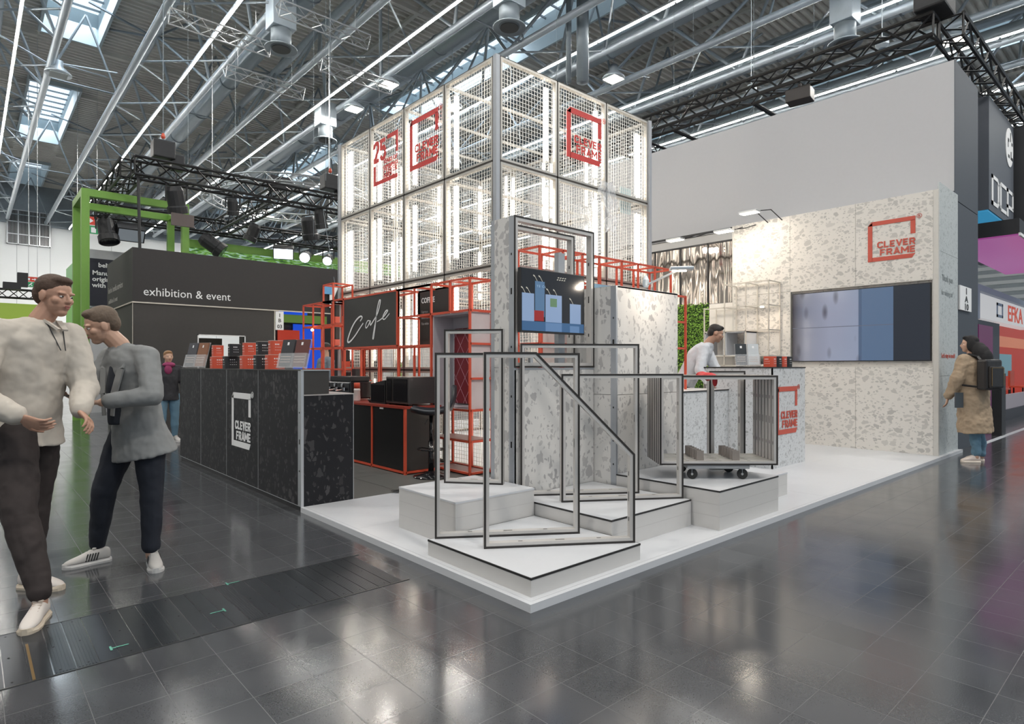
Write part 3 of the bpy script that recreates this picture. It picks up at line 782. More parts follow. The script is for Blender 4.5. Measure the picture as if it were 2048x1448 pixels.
SCM = screen_mat('television_picture', [(0.004, 0.005, 0.008), (0.012, 0.012, 0.016), (0.03, 0.028, 0.026)], [0.0, 0.6, 1.0], 1.0, 'X', 1.3, 0.5)
MB().box(1.097, 1.843, 1.2605, 1.262, 1.582, 2.079).build('picture', SCM, t)
def emi(name, c, e=1.0): return mat(name, tuple(x*0.2 for x in c), 0.3, emit=c, es=e, var=0.0)
b = MB(); ye = 1.2595
def tvq(mm, x0, x1, z0, z1, x2=None, x3=None):
    mm.add([(x0, ye, z0), (x1, ye, z0), (x1 if x3 is None else x3, ye, z1), (x0 if x2 is None else x2, ye, z1)], [(0,1,2,3)])
b = MB(); tvq(b, 1.10, 1.84, 1.583, 1.66); b.build('picture_floor', emi('tv_floor', (0.06, 0.16, 0.34)), t)
ye = 1.2590
for q_ in ((1.10, 1.235, 1.66, 1.885), (1.365, 1.56, 1.66, 1.89), (1.66, 1.80, 1.66, 1.83)): b = MB(); tvq(b, *q_); b.build('picture_box', emi('tv_white', (0.34, 0.48, 0.74)), t)
b = MB(); tvq(b, 1.245, 1.355, 1.70, 1.99); b.build('picture_tower', emi('tv_tower', (0.12, 0.24, 0.42)), t)
ye = 1.2585
b = MB(); tvq(b, 1.235, 1.345, 1.665, 1.75); b.build('picture_chair', emi('tv_red', (0.42, 0.02, 0.02)), t)
b = MB(); tvq(b, 1.42, 1.50, 1.79, 1.86); b.build('picture_leaf', emi('tv_green', (0.16, 0.30, 0.16)), t)
for q_ in ((1.365, 1.56, 1.583, 1.655), (1.66, 1.78, 1.583, 1.64)): b = MB(); tvq(b, *q_); b.build('picture_reflection', emi('tv_refl', (0.16, 0.30, 0.55)), t)
b = MB()
for (x, z) in ((1.135, 1.885), (1.19, 1.885), (1.27, 1.99), (1.33, 1.99), (1.42, 1.89), (1.50, 1.89), (1.70, 1.83)):
    b.beam((x, ye, z), (x-0.03, ye, z+0.04), 0.004, 0.001, up=(0,1,0)); b.beam((x-0.045, ye, z+0.046), (x-0.028, ye, z+0.036), 0.009, 0.001, up=(0,1,0))
for i in range(4):
    for j in range(2): b.beam((1.50+i*0.028+j*0.01, ye, 2.02+j*0.018), (1.517+i*0.028+j*0.01, ye, 2.024+j*0.018), 0.007, 0.001, up=(0,1,0))
b.build('picture_lamp', emi('tv_lamp', (0.75, 0.72, 0.62)), t)
b = MB(); q = text_mb('Y E   C L', 0.028, on_y(1.262, ye-0.001, 1.94), 0.001); b.add(q.v, q.f); b.build('picture_text', emi('tv_text', (0.5, 0.7, 0.9)), t)

# middle terrazzo block
t = thing('terrazzo_block', (2.53, 1.30, PT), 'waist-to-head-high terrazzo wall block right of the screen column, lit by an arm lamp', 'display block')
b = MB()
for z0, z1 in ((PT, 1.038), (1.042, 2.003)):
    b.box(2.050, 2.07, 1.125, 1.60, z0, z1); b.box(2.052, 3.01, 1.07, 1.09, z0, z1); b.box(2.06, 3.01, 1.58, 1.60, z0, z1); b.box(2.99, 3.012, 1.09, 1.58, z0, z1)
b.build('terrazzo_panel', TC, t)
MB().box(2.046, 2.068, 1.066, 1.125, PT, 2.005).build('corner_profile', ALUD, t)
MB().box(2.052, 3.01, 1.07, 1.60, 1.99, 2.006).build('top_panel', ALUD, t)
for z in (0.43, 0.93, 1.2, 1.72): MB().obox((2.0455, 1.095, z), 0.002, 0.012, 0.016).build('slot', SLOT, t)
for z in (0.66, 1.50): MB().obox((2.0455, 1.095, z), 0.002, 0.018, 0.06).build('slot', SLOT, t)
def arm_lamp(base, head, label, ang, w=0.22, col=SILV, power=14, aim=None, cat='lamp'):
    t = thing('arm_lamp', base, label, 'lamp', 'arm lamps above the panels')
    bx, hx = Vector(base), Vector(head)
    MB().tube(bx, hx, 0.010, 8).build('arm', col, t)
    MB().lathe([(0.02, -0.02), (0.03, 0.0), (0.03, 0.05), (0.012, 0.09)], bx, 12).build('clamp', STEEL, t)
    MB().obox(hx+Vector((0, 0, 0.0)), w, w*0.55, 0.028, ang).build('head', SILV, t, bevel=0.006)
    MB().obox(hx+Vector((0.02, 0.035, -0.017)), w*0.6, w*0.10, 0.006, ang).build('diffuser', LAMPG, t)
    if aim: 
        area('arm_light', hx+Vector((0, 0, -0.03)), 0.12, power, (1, 0.86, 0.70), aim)
# lamp leaning out over the front of the block
arm_lamp((2.53, 1.10, 2.05), (2.47, 0.68, 2.15), 'white arm lamp clamped on the terrazzo block', R(-50), 0.2, SILV, 10, (2.62, 1.15, 1.5))

# ------------------------------------------------------------------ right terrazzo wall with large screen
XW = 7.83
t = thing('terrazzo_wall', (8.3, 1.6, PT), 'large terrazzo back wall at right with the red emblem', 'wall')
zs = [(PT, 1.276), (1.280, 2.504), (2.508, 3.745)]
b = MB()
for z0, z1 in zs:
    for y0, y1 in ((0.11, 1.103), (1.107, 2.089), (2.093, 3.07)):
        if z0 == 1.280 and y1 < 2.09: continue
        b.box(XW, XW+0.03, y0, y1, z0, z1)
b.box(XW+0.05, XW+0.07, 0.11, 2.091, 1.278, 2.506)
b.build('terrazzo_panel', TW, t)
TE = terrazzo('terrazzo_end', (0.50, 0.53, 0.53), (0.33, 0.36, 0.36), 24.0, 0.6, off=(2, 2, 9))
b = MB()
for z0, z1 in ((PT, 1.15), (1.154, 2.9), (2.904, 3.86)): b.box(XW+0.06, 8.88, 0.050, 0.07, z0, z1)
b.build('end_panel', TE, t)
b = MB().box(XW-0.002, XW+0.055, 0.046, 0.108, PT, 3.745)
b.box(XW, XW+0.05, 0.11, 0.118, 1.28, 2.504).box(XW, XW+0.05, 2.082, 2.091, 1.28, 2.504).box(XW, XW+0.05, 0.11, 2.09, 1.276, 1.285).box(XW, XW+0.05, 0.11, 2.09, 2.498, 2.507)
b.box(XW, XW+0.06, 3.07, 3.10, PT, 3.745)
b.build('profile', mat('light_profile', (0.62, 0.60, 0.56), 0.4, 0.3), t)
MB().box(XW+0.07, 8.88, 0.07, 3.07, PT, 3.74).build('wall_core', WHITE2, t)
logo('emblem', on_x(XW, 0.933, 2.838), 0.612, 0.590, REDM, t, th=0.085)
b = text_mb('Thank you', 0.13, on_y(8.02, 0.048, 2.50), 0.003); q = text_mb('for visiting us!', 0.105, on_y(7.99, 0.048, 2.30), 0.003); b.add(q.v, q.f)
b.build('lettering', mat('grey_print', (0.30, 0.33, 0.34), 0.6), t)
text_mb("Let's stay in touch!", 0.095, on_y(7.98, 0.048, 1.41), 0.003).build('red_lettering', REDM, t)
t = thing('wall_screen', (7.83, 1.1, 1.37), 'very wide screen in the terrazzo wall showing blurred stone chips', 'screen')
MB().box(XW+0.005, XW+0.045, 0.138, 2.058, 1.362, 2.462).build('casing', BLK, t)
SWM = screen_mat('wall_screen_picture', [(0.09, 0.08, 0.10), (0.42, 0.46, 0.60), (0.60, 0.66, 0.86), (0.56, 0.64, 0.86), (0.16, 0.25, 0.42), (0.13, 0.22, 0.38), (0.030, 0.045, 0.075), (0.030, 0.040, 0.065)],
                 [0.0, 0.10, 0.3, 0.515, 0.52, 0.735, 0.75, 1.0], 0.85, 'Y', -1/1.90, 0.5, blob=(3.4, 0.30, (0.10, 0.105, 0.15), 0.0))
o = MB().box(XW+0.0035, XW+0.005, 0.148, 2.048, 1.375, 2.45).build('picture', SWM, t)
# move the picture's own origin to its middle so its colours run over its own width
for v in o.data.vertices: v.co -= Vector((0, -0.002, 0.535)); 
o.location = (0, -0.002, 0.535)
MB().box(XW+0.003, XW+0.004, 0.60, 1.02, 1.375, 2.45).build('picture_band', emi('screen_band', (0.15, 0.24, 0.40), 0.85), t)
MB().box(XW+0.003, XW+0.004, 0.148, 0.60, 1.375, 2.45).build('picture_shade', emi('screen_shade', (0.030, 0.040, 0.060), 0.9), t)
MB().box(XW+0.0025, XW+0.0032, 0.60, 2.048, 1.895, 1.905).build('picture_line', emi('screen_line', (0.20, 0.22, 0.30), 0.8), t)

# lamps over the wall
for i, (hy, bz, lab) in enumerate(((2.50, 3.79, 'lit arm lamp at the upper left corner of the terrazzo wall, highest'), (2.95, 3.56, 'lit arm lamp left of the terrazzo wall corner, middle one'), (3.89, 3.56, 'lit arm lamp above the mirror foil, lowest at left'))):
    t = thing('wall_lamp', (7.83, hy, 3.74), lab, 'lamp', 'wall lamps')
    MB().obox((7.27, hy, bz), 0.16, 0.30, 0.03).build('head', SILV, t, bevel=0.005)
    MB().obox((7.27, hy, bz-0.018), 0.14, 0.27, 0.008).build('diffuser', LAMPG, t)
    b = MB()
    for s in (-0.12, 0.12): b.path([(7.83, hy+s-0.16, 3.70), (7.60, hy+s-0.08, bz+0.06), (7.33, hy+s*0.6, bz+0.015)], 0.008, 6)
    b.build('arm', BLK, t)
    area('wall_lamp_light', (7.27, hy, bz-0.04), 0.2, 9, (1, 0.88, 0.74), (7.83, hy, 1.9))

# wall behind: mirror foil, green wall, cream panel
t = thing('foil_wall', (7.86, 4.0, 2.4), 'crumpled mirror foil panels above the green plant wall', 'panel')
def foil():
    m, nt, b = nm('mirror_foil'); L = nt.links
    b.inputs['Base Color'].default_value = (0.34, 0.31, 0.29, 1); b.inputs['Metallic'].default_value = 1; b.inputs['Roughness'].default_value = 0.06
    tc = N(nt, 'ShaderNodeTexCoord'); mp = N(nt, 'ShaderNodeMapping'); mp.inputs['Scale'].default_value = (1, 2.4, 0.35); L.new(tc.outputs['Object'], mp.inputs[0])
    no = N(nt, 'ShaderNodeTexNoise'); no.inputs['Scale'].default_value = 1.6; no.inputs['Detail'].default_value = 1.5; L.new(mp.outputs[0], no.inputs['Vector'])
    bp = N(nt, 'ShaderNodeBump'); bp.inputs['Strength'].default_value = 1.0; bp.inputs['Distance'].default_value = 0.035
    L.new(no.outputs[0], bp.inputs['Height']); L.new(bp.outputs[0], b.inputs['Normal'])
    return m
FOIL = foil()
for y0, y1 in ((3.11, 3.58), (3.60, 4.15), (4.17, 4.72), (4.74, 5.5)):
    MB().box(7.86, 7.88, y0, y1, 2.42, 3.50).build('foil_panel', FOIL, t)
b = MB()
for y in (3.10, 3.59, 4.16, 4.73, 5.5): b.box(7.845, 7.875, y-0.012, y+0.012, 2.40, 3.52)
b.box(7.845, 7.875, 3.1, 5.5, 3.50, 3.53).box(7.83, 7.86, 3.1, 5.5, 3.70, 3.735); b.build('rail', BLK, t)
t = thing('plant_wall', (7.86, 4.2, PT), 'green artificial leaf wall behind the man at the counter', 'plant wall')
MB().box(7.87, 7.93, 3.56, 5.5, PT, 2.42).build('backing', mat('dark_green', (0.02, 0.05, 0.01), 0.8), t)
random.seed(11); b = MB()
for i in range(5200):
    y = random.uniform(3.56, 5.0); z = random.uniform(0.9, 2.45)
    a = random.uniform(0, 6.28); s = random.uniform(0.010, 0.022); x = 7.868-random.uniform(0, 0.045)
    c_, s_ = math.cos(a), math.sin(a); tl = random.uniform(-0.012, 0.012); tl2 = random.uniform(-0.012, 0.012)
    p = Vector((x, y, z)); u = Vector((tl, c_*s, s_*s)); v = Vector((tl2, -s_*s*0.55, c_*s*0.55))
    b.add([p-u, p+v, p+u, p-v], [(0,1,2,3)])
o = b.build('leaves', mat('leaf_green', (0.17, 0.34, 0.035), 0.55, var=0.55, scale=30), t); o['kind'] = 'stuff'
tag(MB().box(7.84, 7.90, 3.10, 3.55, PT, 2.41).build('cream_panel', PLANEW), 'plain cream wall panel between plant wall and light shelf', 'panel')

t = thing('light_shelf', (7.6, 2.6, PT), 'light steel lattice shelf in front of the terrazzo wall', 'shelf')
LST = mat('light_steel', (0.62, 0.58, 0.52), 0.4, 0.3)
b = MB(); q = 0.009
ysp = (2.245, 2.63, 3.01, 3.39); xsp = (7.40, 7.80); zl = (1.30, 1.46, 1.88, 2.28, 2.67)
for x in xsp:
    for y in ysp: b.box(x-q, x+q, y-q, y+q, PT, 2.67 if y < 3.3 else 2.3)
for z in zl:
    for x in xsp: b.box(x-q, x+q, 2.245, 3.01 if z > 2.4 else 3.39, z-q, z+q)
    for y in ysp[:3]: b.box(7.40, 7.80, y-q, y+q, z-q, z+q)
b.build('frame', LST, t)
for y0, y1, z0, z1 in ((2.64, 3.0, 1.46, 1.87), (2.255, 2.62, 1.30, 1.47), (3.02, 3.38, 1.46, 1.87)):
    w = 0.018
    MB().box(7.41, 7.79, y0, y1, z0, z0+w).box(7.41, 7.79, y0, y1, z1-w, z1).box(7.41, 7.79, y0, y0+w, z0, z1).box(7.41, 7.79, y1-w, y1, z0, z1).build('shelf_box', WHITE, t)
MB().box(7.41, 7.79, 2.25, 2.62, 0.3, 1.28).build('cupboard', WHITE, t)
MB().lathe([(0.03, 0), (0.03, 0.02)], (7.5, 2.4, 2.25), 12).build('spot', LAMPG, t)
area('shelf_spot_light', (7.5, 2.42, 2.23), 0.05, 3, (1, 0.8, 0.6))

# ------------------------------------------------------------------ right counter
t = thing('reception_counter', (5.5, 1.5, PT), 'terrazzo reception counter at right with the red emblem on its front', 'counter')
b = MB().box(5.064, 5.08, 1.084, 1.50, PT, 1.268).box(5.064, 5.08, 1.504, 2.0, PT, 1.268).box(5.064, 5.985, 1.084, 1.10, PT, 1.268).box(5.97, 5.985, 1.10, 2.0, PT, 1.268).box(5.064, 5.985, 1.985, 2.0, PT, 1.268)
b.build('terrazzo_panel', TCN, t)
MB().box(5.055, 5.99, 1.076, 2.005, 1.268, 1.282).build('counter_top', EDGE, t)
logo('emblem', on_y(5.164, 1.084, 0.447), 0.576, 0.590, REDM, t)
t = thing('low_desk', (4.1, 1.9, PT), 'lower terrazzo desk joining the tall counter on its left', 'desk')
MB().box(3.05, 4.10, 1.655, 1.67, PT, 0.985).box(4.104, 5.055, 1.655, 1.67, PT, 0.985).box(3.05, 3.065, 1.67, 2.2, PT, 0.985).build('terrazzo_panel', TCN, t)
MB().box(3.045, 5.055, 1.65, 2.2, 0.985, 1.0).build('desk_top', mat('desk_top_white', (0.70, 0.68, 0.66), 0.4), t)
MB().box(3.043, 5.055, 1.645, 1.652, 0.983, 0.999).build('front_edge', EDGE, t)
# boxed mugs on counters
def mug_box(x, y, z, s, h, c, label, group, rz=0.0):
    t = thing('product_box', (x, y, z), label, 'box', group)
    b = MB(); r = s*0.28; n = 5; pts = []
    for qx, qy, a0 in ((1, 1, 0), (-1, 1, 90), (-1, -1, 180), (1, -1, 270)):
        for i in range(n+1):
            a = R(a0+90*i/n); pts.append(Vector(((s/2-r)*qx + r*math.cos(a), (s/2-r)*qy + r*math.sin(a), 0)))
    M = Matrix.Rotation(rz, 3, 'Z')
    pts = [Vector((x, y, z)) + M @ p for p in pts]
    b.prism(pts, (0, 0, 0), (0, 0, h-0.004)); b.build('body', RED if c == 'red' else BLK, t, smooth=False)
    MB().prism(pts, (0, 0, h-0.004), (0, 0, h)).build('lid', mat('lid_light', (0.5, 0.48, 0.46), 0.4), t)
    b = MB(); u = Vector((-1, 0, 0)); wv = Vector((0, -1, 0))
    for k in range(3):
        for i in range(3 if k == 0 else 4):
            b.obox(Vector((x-s/2-0.0012, y+s*0.22-i*s*0.13, z+h*(0.72-0.2*k))), 0.0015, s*0.07, h*0.09 if k == 0 else h*0.025)
            b.obox(Vector((x-s*0.2+i*s*0.13, y-s/2-0.0012, z+h*(0.72-0.2*k))), s*0.07, 0.0015, h*0.09 if k == 0 else h*0.025)
    b.build('print_mark', LETW, t)
row = [(5.93, 'red'), (5.42, 'black'), (4.80, 'red'), (4.36, 'black'), (4.02, 'red')]
ordn = ['farthest left of the bottom row', 'second from left in the bottom row', 'middle of the bottom row', 'fourth from left in the bottom row', 'nearest in the bottom row']
for (y, c), o_ in zip(row, ordn): mug_box(0.17, y, 1.262, 0.17, 0.150, c, '%s boxed mug on the black counter, %s' % (c, o_), 'boxed mugs on the black counter')
ordn = ['farthest left of the upper row', 'second from left in the upper row', 'middle of the upper row', 'fourth from left in the upper row', 'nearest in the upper row']
for (y, c), o_ in zip([(5.95, 'red'), (5.30, 'black'), (4.79, 'red'), (4.36, 'black'), (4.00, 'red')], ordn): mug_box(0.17, y, 1.4125, 0.125, 0.145, c, '%s boxed mug stacked on another, %s' % (c, o_), 'boxed mugs on the black counter')
for (x, c, o_) in ((5.20, 'red', 'leftmost of the four'), (5.345, 'black', 'second from left'), (5.49, 'red', 'third from left'), (5.635, 'black', 'rightmost of the four')):
    mug_box(x, 1.18, 1.282, 0.13, 0.135, c, '%s boxed mug on the terrazzo counter, %s' % (c, o_), 'boxed mugs on the terrazzo counter')
def leaflets(x, y, z, rz, w, h, label, cols, name='leaflet_holder'):
    t = thing(name, (x, y, z), label, 'leaflet stand', 'acrylic leaflet holders')
    M = Matrix.Rotation(rz, 3, 'Z') @ Matrix.Rotation(R(-14), 3, 'X')
    o0 = Vector((x, y, z+0.004))
    def q(u, v, d): return o0 + M @ Vector((u, d, v))
    def slab(mb, u0, u1, v0, v1, d0, d1): mb.add([q(u0,v0,d0), q(u1,v0,d0), q(u1,v0,d1), q(u0,v0,d1), q(u0,v1,d0), q(u1,v1,d0), q(u1,v1,d1), q(u0,v1,d1)], [(0,3,2,1),(4,5,6,7),(0,1,5,4),(1,2,6,5),(2,3,7,6),(3,0,4,7)])
    b = MB(); slab(b, -w/2, w/2, 0, h, 0.0, 0.004); slab(b, -w/2, w/2, 0, h*0.5, -0.045, -0.041)
    for s in (-w/2, -0.002, w/2-0.004): slab(b, s, s+0.004, 0, h*0.5, -0.045, 0)
    slab(b, -w/2, w/2, 0, 0.004, -0.07, 0.0)
    b.build('holder', CLEAR, t)
    n = len(cols)
    for i, c in enumerate(cols):
        u0 = -w/2+0.008+i*(w/n); u1 = -w/2+(i+1)*w/n-0.008
        l = MB(); slab(l, u0, u1, 0.02, h*0.97, -0.03+0.004*i, -0.006); lf = l.build('leaflet', mat('leaflet_%d%d%d' % tuple(int(v*99) for v in c), c, 0.35), t)
        l = MB(); um = (u0+u1)/2; slab(l, um-0.012, um+0.012, h*0.78, h*0.88, -0.0318+0.004*i, -0.0305+0.004*i); l.build('cover_print', LETW, lf)
        l = MB()
        for k in range(3): slab(l, u0+0.01, u1-0.02, h*(0.2+0.09*k), h*(0.225+0.09*k), -0.0318+0.004*i, -0.0305+0.004*i)
        l.build('cover_line', mat('beige_print', (0.55, 0.45, 0.38), 0.5), lf)
leaflets(0.14, 6.85, 1.262, R(-70), 0.42, 0.36, 'clear leaflet stand at the far end of the black counter', [(0.08, 0.08, 0.09), (0.25, 0.12, 0.07)])
leaflets(0.17, 3.55, 1.262, R(-68), 0.36, 0.30, 'clear leaflet stand with dark brochures at the near end of the black counter', [(0.05, 0.05, 0.055), (0.13, 0.05, 0.045)])
leaflets(5.18, 1.46, 1.282, R(-48), 0.30, 0.30, 'clear leaflet stand on the terrazzo counter', [(0.02, 0.025, 0.03), (0.55, 0.58, 0.60)])

# ------------------------------------------------------------------ black counter at left
t = thing('black_counter', (0.25, 5.0, PT), 'long black terrazzo counter at left with the white emblem', 'counter')
b = MB(); ys3 = [3.02, 4.018, 5.03, 6.05, 7.04]
for i in range(4): b.box(0.0, 0.016, ys3[i]+0.002, ys3[i+1]-0.002, PT, 1.252)
b.box(0.024, 0.505, 2.952, 2.968, PT, 1.030)
b.box(0.0, 0.505, 7.03, 7.045, PT, 1.03)
b.build('terrazzo_panel', TB, t)
MB().box(0.024, 0.262, 2.952, 2.968, 1.042, 1.252).box(0.25, 0.262, 2.97, 7.04, 1.042, 1.252).build('upper_side_panel', CHAR, t)
MB().box(-0.001, 0.024, 2.950, 3.018, PT, 1.254).build('corner_profile', SILV, t)
MB().box(-0.004, 0.268, 2.946, 7.045, 1.252, 1.262).build('upper_top', CHAR, t)
MB().box(0.02, 0.51, 2.946, 7.045, 1.030, 1.040).build('lower_top', mat('counter_top_light', (0.40, 0.38, 0.37), 0.35), t)
b = MB().box(-0.005, 0.27, 2.944, 2.947, 1.2525, 1.2618).box(0.502, 0.507, 2.949, 2.953, PT, 1.03)
for y in ys3[1:-1]: b.box(-0.001, 0.002, y-0.003, y+0.003, PT, 1.252)
b.box(-0.001, 0.002, 3.02, 7.04, PT, PT+0.006)
b.build('metal_edge', SILV, t)
MB().box(0.012, 0.50, 2.957, 7.04, 0, PT).build('plinth', BLK, t)
MB().box(0.49, 0.505, 2.97, 7.03, PT, 1.03).build('back_panel', CHAR, t)
logo('emblem', on_x(-0.0005, 4.829, 0.415), 0.605, 0.590, LETW, t)
for z, h_ in ((0.36, 0.015), (0.88, 0.015), (0.62, 0.045)): MB().obox((-0.0018, 2.985, z), 0.002, 0.014, h_).build('slot', SLOT, t)
# ------------------------------------------------------------------ mesh tower with light tubes
TX, TY, TH = 2.41, 3.12, 1.2375
MY = [3.18+0.983*k for k in range(5)]; MX = [2.467+0.973*k for k in range(4)]
X1, Y1 = 5.40, 7.12
tower = thing('light_tower', (3.9, 5.1, PT), 'tall glowing tower of wire-mesh modules with vertical light tubes', 'tower')
FRM = mat('tower_profile', (0.50, 0.48, 0.44), 0.4, 0.4)
GAP = mat('tower_gasket', (0.05, 0.042, 0.035), 0.5)
MB().box(TX-0.004, MX[0]-0.004, TY-0.004, MY[0]-0.004, PT, 4*TH).build('corner_post', ALUD, tower)
for (x, y) in ((X1, TY), (TX, Y1), (X1, Y1)): MB().box(x-0.03, x+0.03, y-0.03, y+0.03, PT, 4*TH).build('corner_post', ALUD, tower)
def module(face, a0, a1, z0, z1, c, inward, tubes, detail=True):
    """one mesh module; face 'x' -> plane x=c spanning y, 'y' -> plane y=c spanning x"""
    def P(a, d, z): return (c+d*inward, a, z) if face == 'x' else (a, c+d*inward, z)
    def B(mb, a_0, a_1, d0, d1, z_0, z_1):
        p, q = P(a_0, d0, z_0), P(a_1, d1, z_1)
        mb.box(min(p[0], q[0]), max(p[0], q[0]), min(p[1], q[1]), max(p[1], q[1]), min(z_0, z_1), max(z_0, z_1))
    f = MB(); g = 0.013; w = 0.026; T = 0.055
    B(f, a0+g, a1-g, 0, T, z0+g, z0+g+w); B(f, a0+g, a1-g, 0, T, z1-g-w, z1-g)
    B(f, a0+g, a0+g+w, 0, T, z0+g+w, z1-g-w); B(f, a1-g-w, a1-g, 0, T, z0+g+w, z1-g-w)
    fr = f.build('module_frame', FRM, tower)
    m = MB()
    B(m, a0, a1, 0.004, T-0.004, z0, z0+g); B(m, a0, a1, 0.004, T-0.004, z1-g, z1)
    B(m, a0, a0+g, 0.004, T-0.004, z0, z1); B(m, a1-g, a1, 0.004, T-0.004, z0, z1)
    m.build('gasket', GAP, fr)
    m = MB(); r = 0.0021; n = 18; L = a1-a0-2*(g+w); A = a0+g+w
    for i in range(1, n): B(m, A+L*i/n-r, A+L*i/n+r, 0.022, 0.022+2*r, z0+g+w, z1-g-w)
    nz = 23; H_ = z1-z0-2*(g+w)
    for i in range(1, nz): B(m, A, A+L, 0.027, 0.027+2*r, z0+g+w+H_*i/nz-r, z0+g+w+H_*i/nz+r)
    m.build('wire_mesh', WIRE, fr)
    for (aa, zz0, zz1, dd) in tubes:
        tb = MB(); p = P(aa, dd, zz0); q = P(aa, dd, zz1); tb.tube(p, q, 0.031, 10)
        o = tb.build('light_tube', TUBEW, tower, smooth=True)
        hb = MB(); s = 1 if face == 'x' else 1
        for z in (zz0, zz1): hb.obox(P(aa, dd, z), 0.05, 0.05, 0.03)
        for z in (zz0+0.16, zz1-0.16): hb.obox(P(aa, dd, z), 0.052, 0.052, 0.012)
        pa, pb = P(aa, dd+0.034, zz0), P(aa, dd+0.034, zz1); hb.box(min(pa[0], pb[0])-0.012, max(pa[0], pb[0])+0.012, min(pa[1], pb[1])-0.012, max(pa[1], pb[1])+0.012, zz0-0.01, zz1+0.01)
        hb.build('batten', SILV, o)
random.seed(21)
def tubes_for(a0, a1, z0, z1, both=True):
    out = []; j = random.uniform(-0.06, 0.06)
    sh = random.uniform(-0.05, 0.03)
    out.append((a0+0.095, z0+0.17+sh, z1-0.14+sh, 0.12))
    if both: out.append((a1-0.095, z0+0.14+sh+j, z1-0.17+sh+j, 0.12))
    return out
for r_ in range(4):
    z0, z1 = r_*TH, (r_+1)*TH
    if r_ == 0: z0 = PT
    for k in range(4):
        module('x', MY[k], MY[k+1], z0, z1, TX, 1, tubes_for(MY[k], MY[k+1], z0, z1, r_ > 0))
        module('x', MY[k], MY[k+1], z0, z1, X1, -1, tubes_for(MY[k], MY[k+1], z0, z1, r_ > 1) if r_ > 0 else [])
    for k in range(3):
        module('y', MX[k], MX[k+1], z0, z1, TY, 1, tubes_for(MX[k], MX[k+1], z0, z1, r_ > 0))
        module('y', MX[k], MX[k+1], z0, z1, Y1, -1, tubes_for(MX[k], MX[k+1], z0, z1, r_ > 1) if r_ > 0 else [])
b = MB()
for k in range(1, 4):
    for r_ in range(1, 5): b.box(TX+0.06, X1-0.06, MY[k]-0.015, MY[k]+0.015, r_*TH-0.045, r_*TH-0.012)
b.build('cross_bar', FRM, tower)
logo('emblem', on_x(TX-0.002, 4.984, 4.00), 0.690, 0.695, REDP, tower, th=0.085)
logo('emblem', on_y(3.605, TY-0.002, 4.02), 0.691, 0.660, REDP, tower, th=0.095)
# anniversary emblem: bracket, 25 and small lines
b = MB(); W_ = on_x(TX-0.002, 5.99, 4.01)
def bar(u0, v0, u1, v1): 
    vs = [W_(u, v, w_) for w_ in (0, 0.004) for u, v in ((u0, v0), (u1, v0), (u1, v1), (u0, v1))]
    b.add(vs, [(0,1,2,3), (7,6,5,4), (0,4,5,1), (1,5,6,2), (2,6,7,3), (3,7,4,0)])
bar(0, 0, 0.06, 0.30); bar(0.06, 0, 0.68, 0.06); bar(0.40, 0.62, 0.70, 0.68); bar(0.64, 0.38, 0.70, 0.62)
b.build('emblem', REDP, tower)
b = block_text('25', 0.0, 0.33, 0.36, 0.34, W_, tk=0.17)
for i, (s, sz, v) in enumerate((('YEARS OF', 0.09, 0.28), ('EXPERIENCE', 0.075, 0.20), ('CLEVER', 0.115, 0.235-0.12), ('FRAME', 0.10, 0.07-0.01))):
    q = text_mb(s, sz, on_x(TX-0.002, 5.99-0.28, 4.01+v-0.0), 0.004, bold=0.0012); b.add(q.v, q.f)
b.build('anniversary_lettering', REDP, tower)
# crumpled clear foil hanging in the right face
def foil_sheet(name, c, w, h, seed, label):
    random.seed(seed); b = MB(); n = 9; vs = []; fs = []
    for i in range(n):
        for j in range(n):
            vs.append(Vector((c[0]+w*(i/(n-1)-0.5)*(1-0.5*abs(j/(n-1)-0.5)) + random.uniform(-.03, .03), c[1]+random.uniform(-0.035, 0.035), c[2]+h*(j/(n-1)-0.5)+random.uniform(-.03, .03))))
    for i in range(n-1):
        for j in range(n-1): fs.append((i*n+j, (i+1)*n+j, (i+1)*n+j+1, i*n+j+1))
    b.add(vs, fs)
    o = tag(b.build(name, FOILC), label, 'plastic sheet'); return o
m_, nt_, bb_ = nm('clear_foil'); bb_.inputs['Base Color'].default_value = (0.9, 0.95, 1, 1); bb_.inputs['Roughness'].default_value = 0.12; bb_.inputs['Alpha'].default_value = 0.32; bb_.inputs['Specular IOR Level'].default_value = 1.0
FOILC = m_
foil_sheet('plastic_sheet', (4.36, 3.045, 3.48), 0.42, 0.66, 5, 'crumpled clear plastic sheet hanging on the right side of the mesh tower')
foil_sheet('plastic_sheet', (4.15, 3.30, 3.1), 0.5, 0.8, 8, 'crumpled clear plastic sheet inside the tower behind the other sheet')
tag(MB().obox((5.0, 3.25, 3.72), 0.25, 0.01, 0.38).build('paper_sheet', mat('pale_sheet', (0.6, 0.72, 0.74), 0.5)), 'pale sheet fixed inside the right end of the mesh tower', 'sheet')

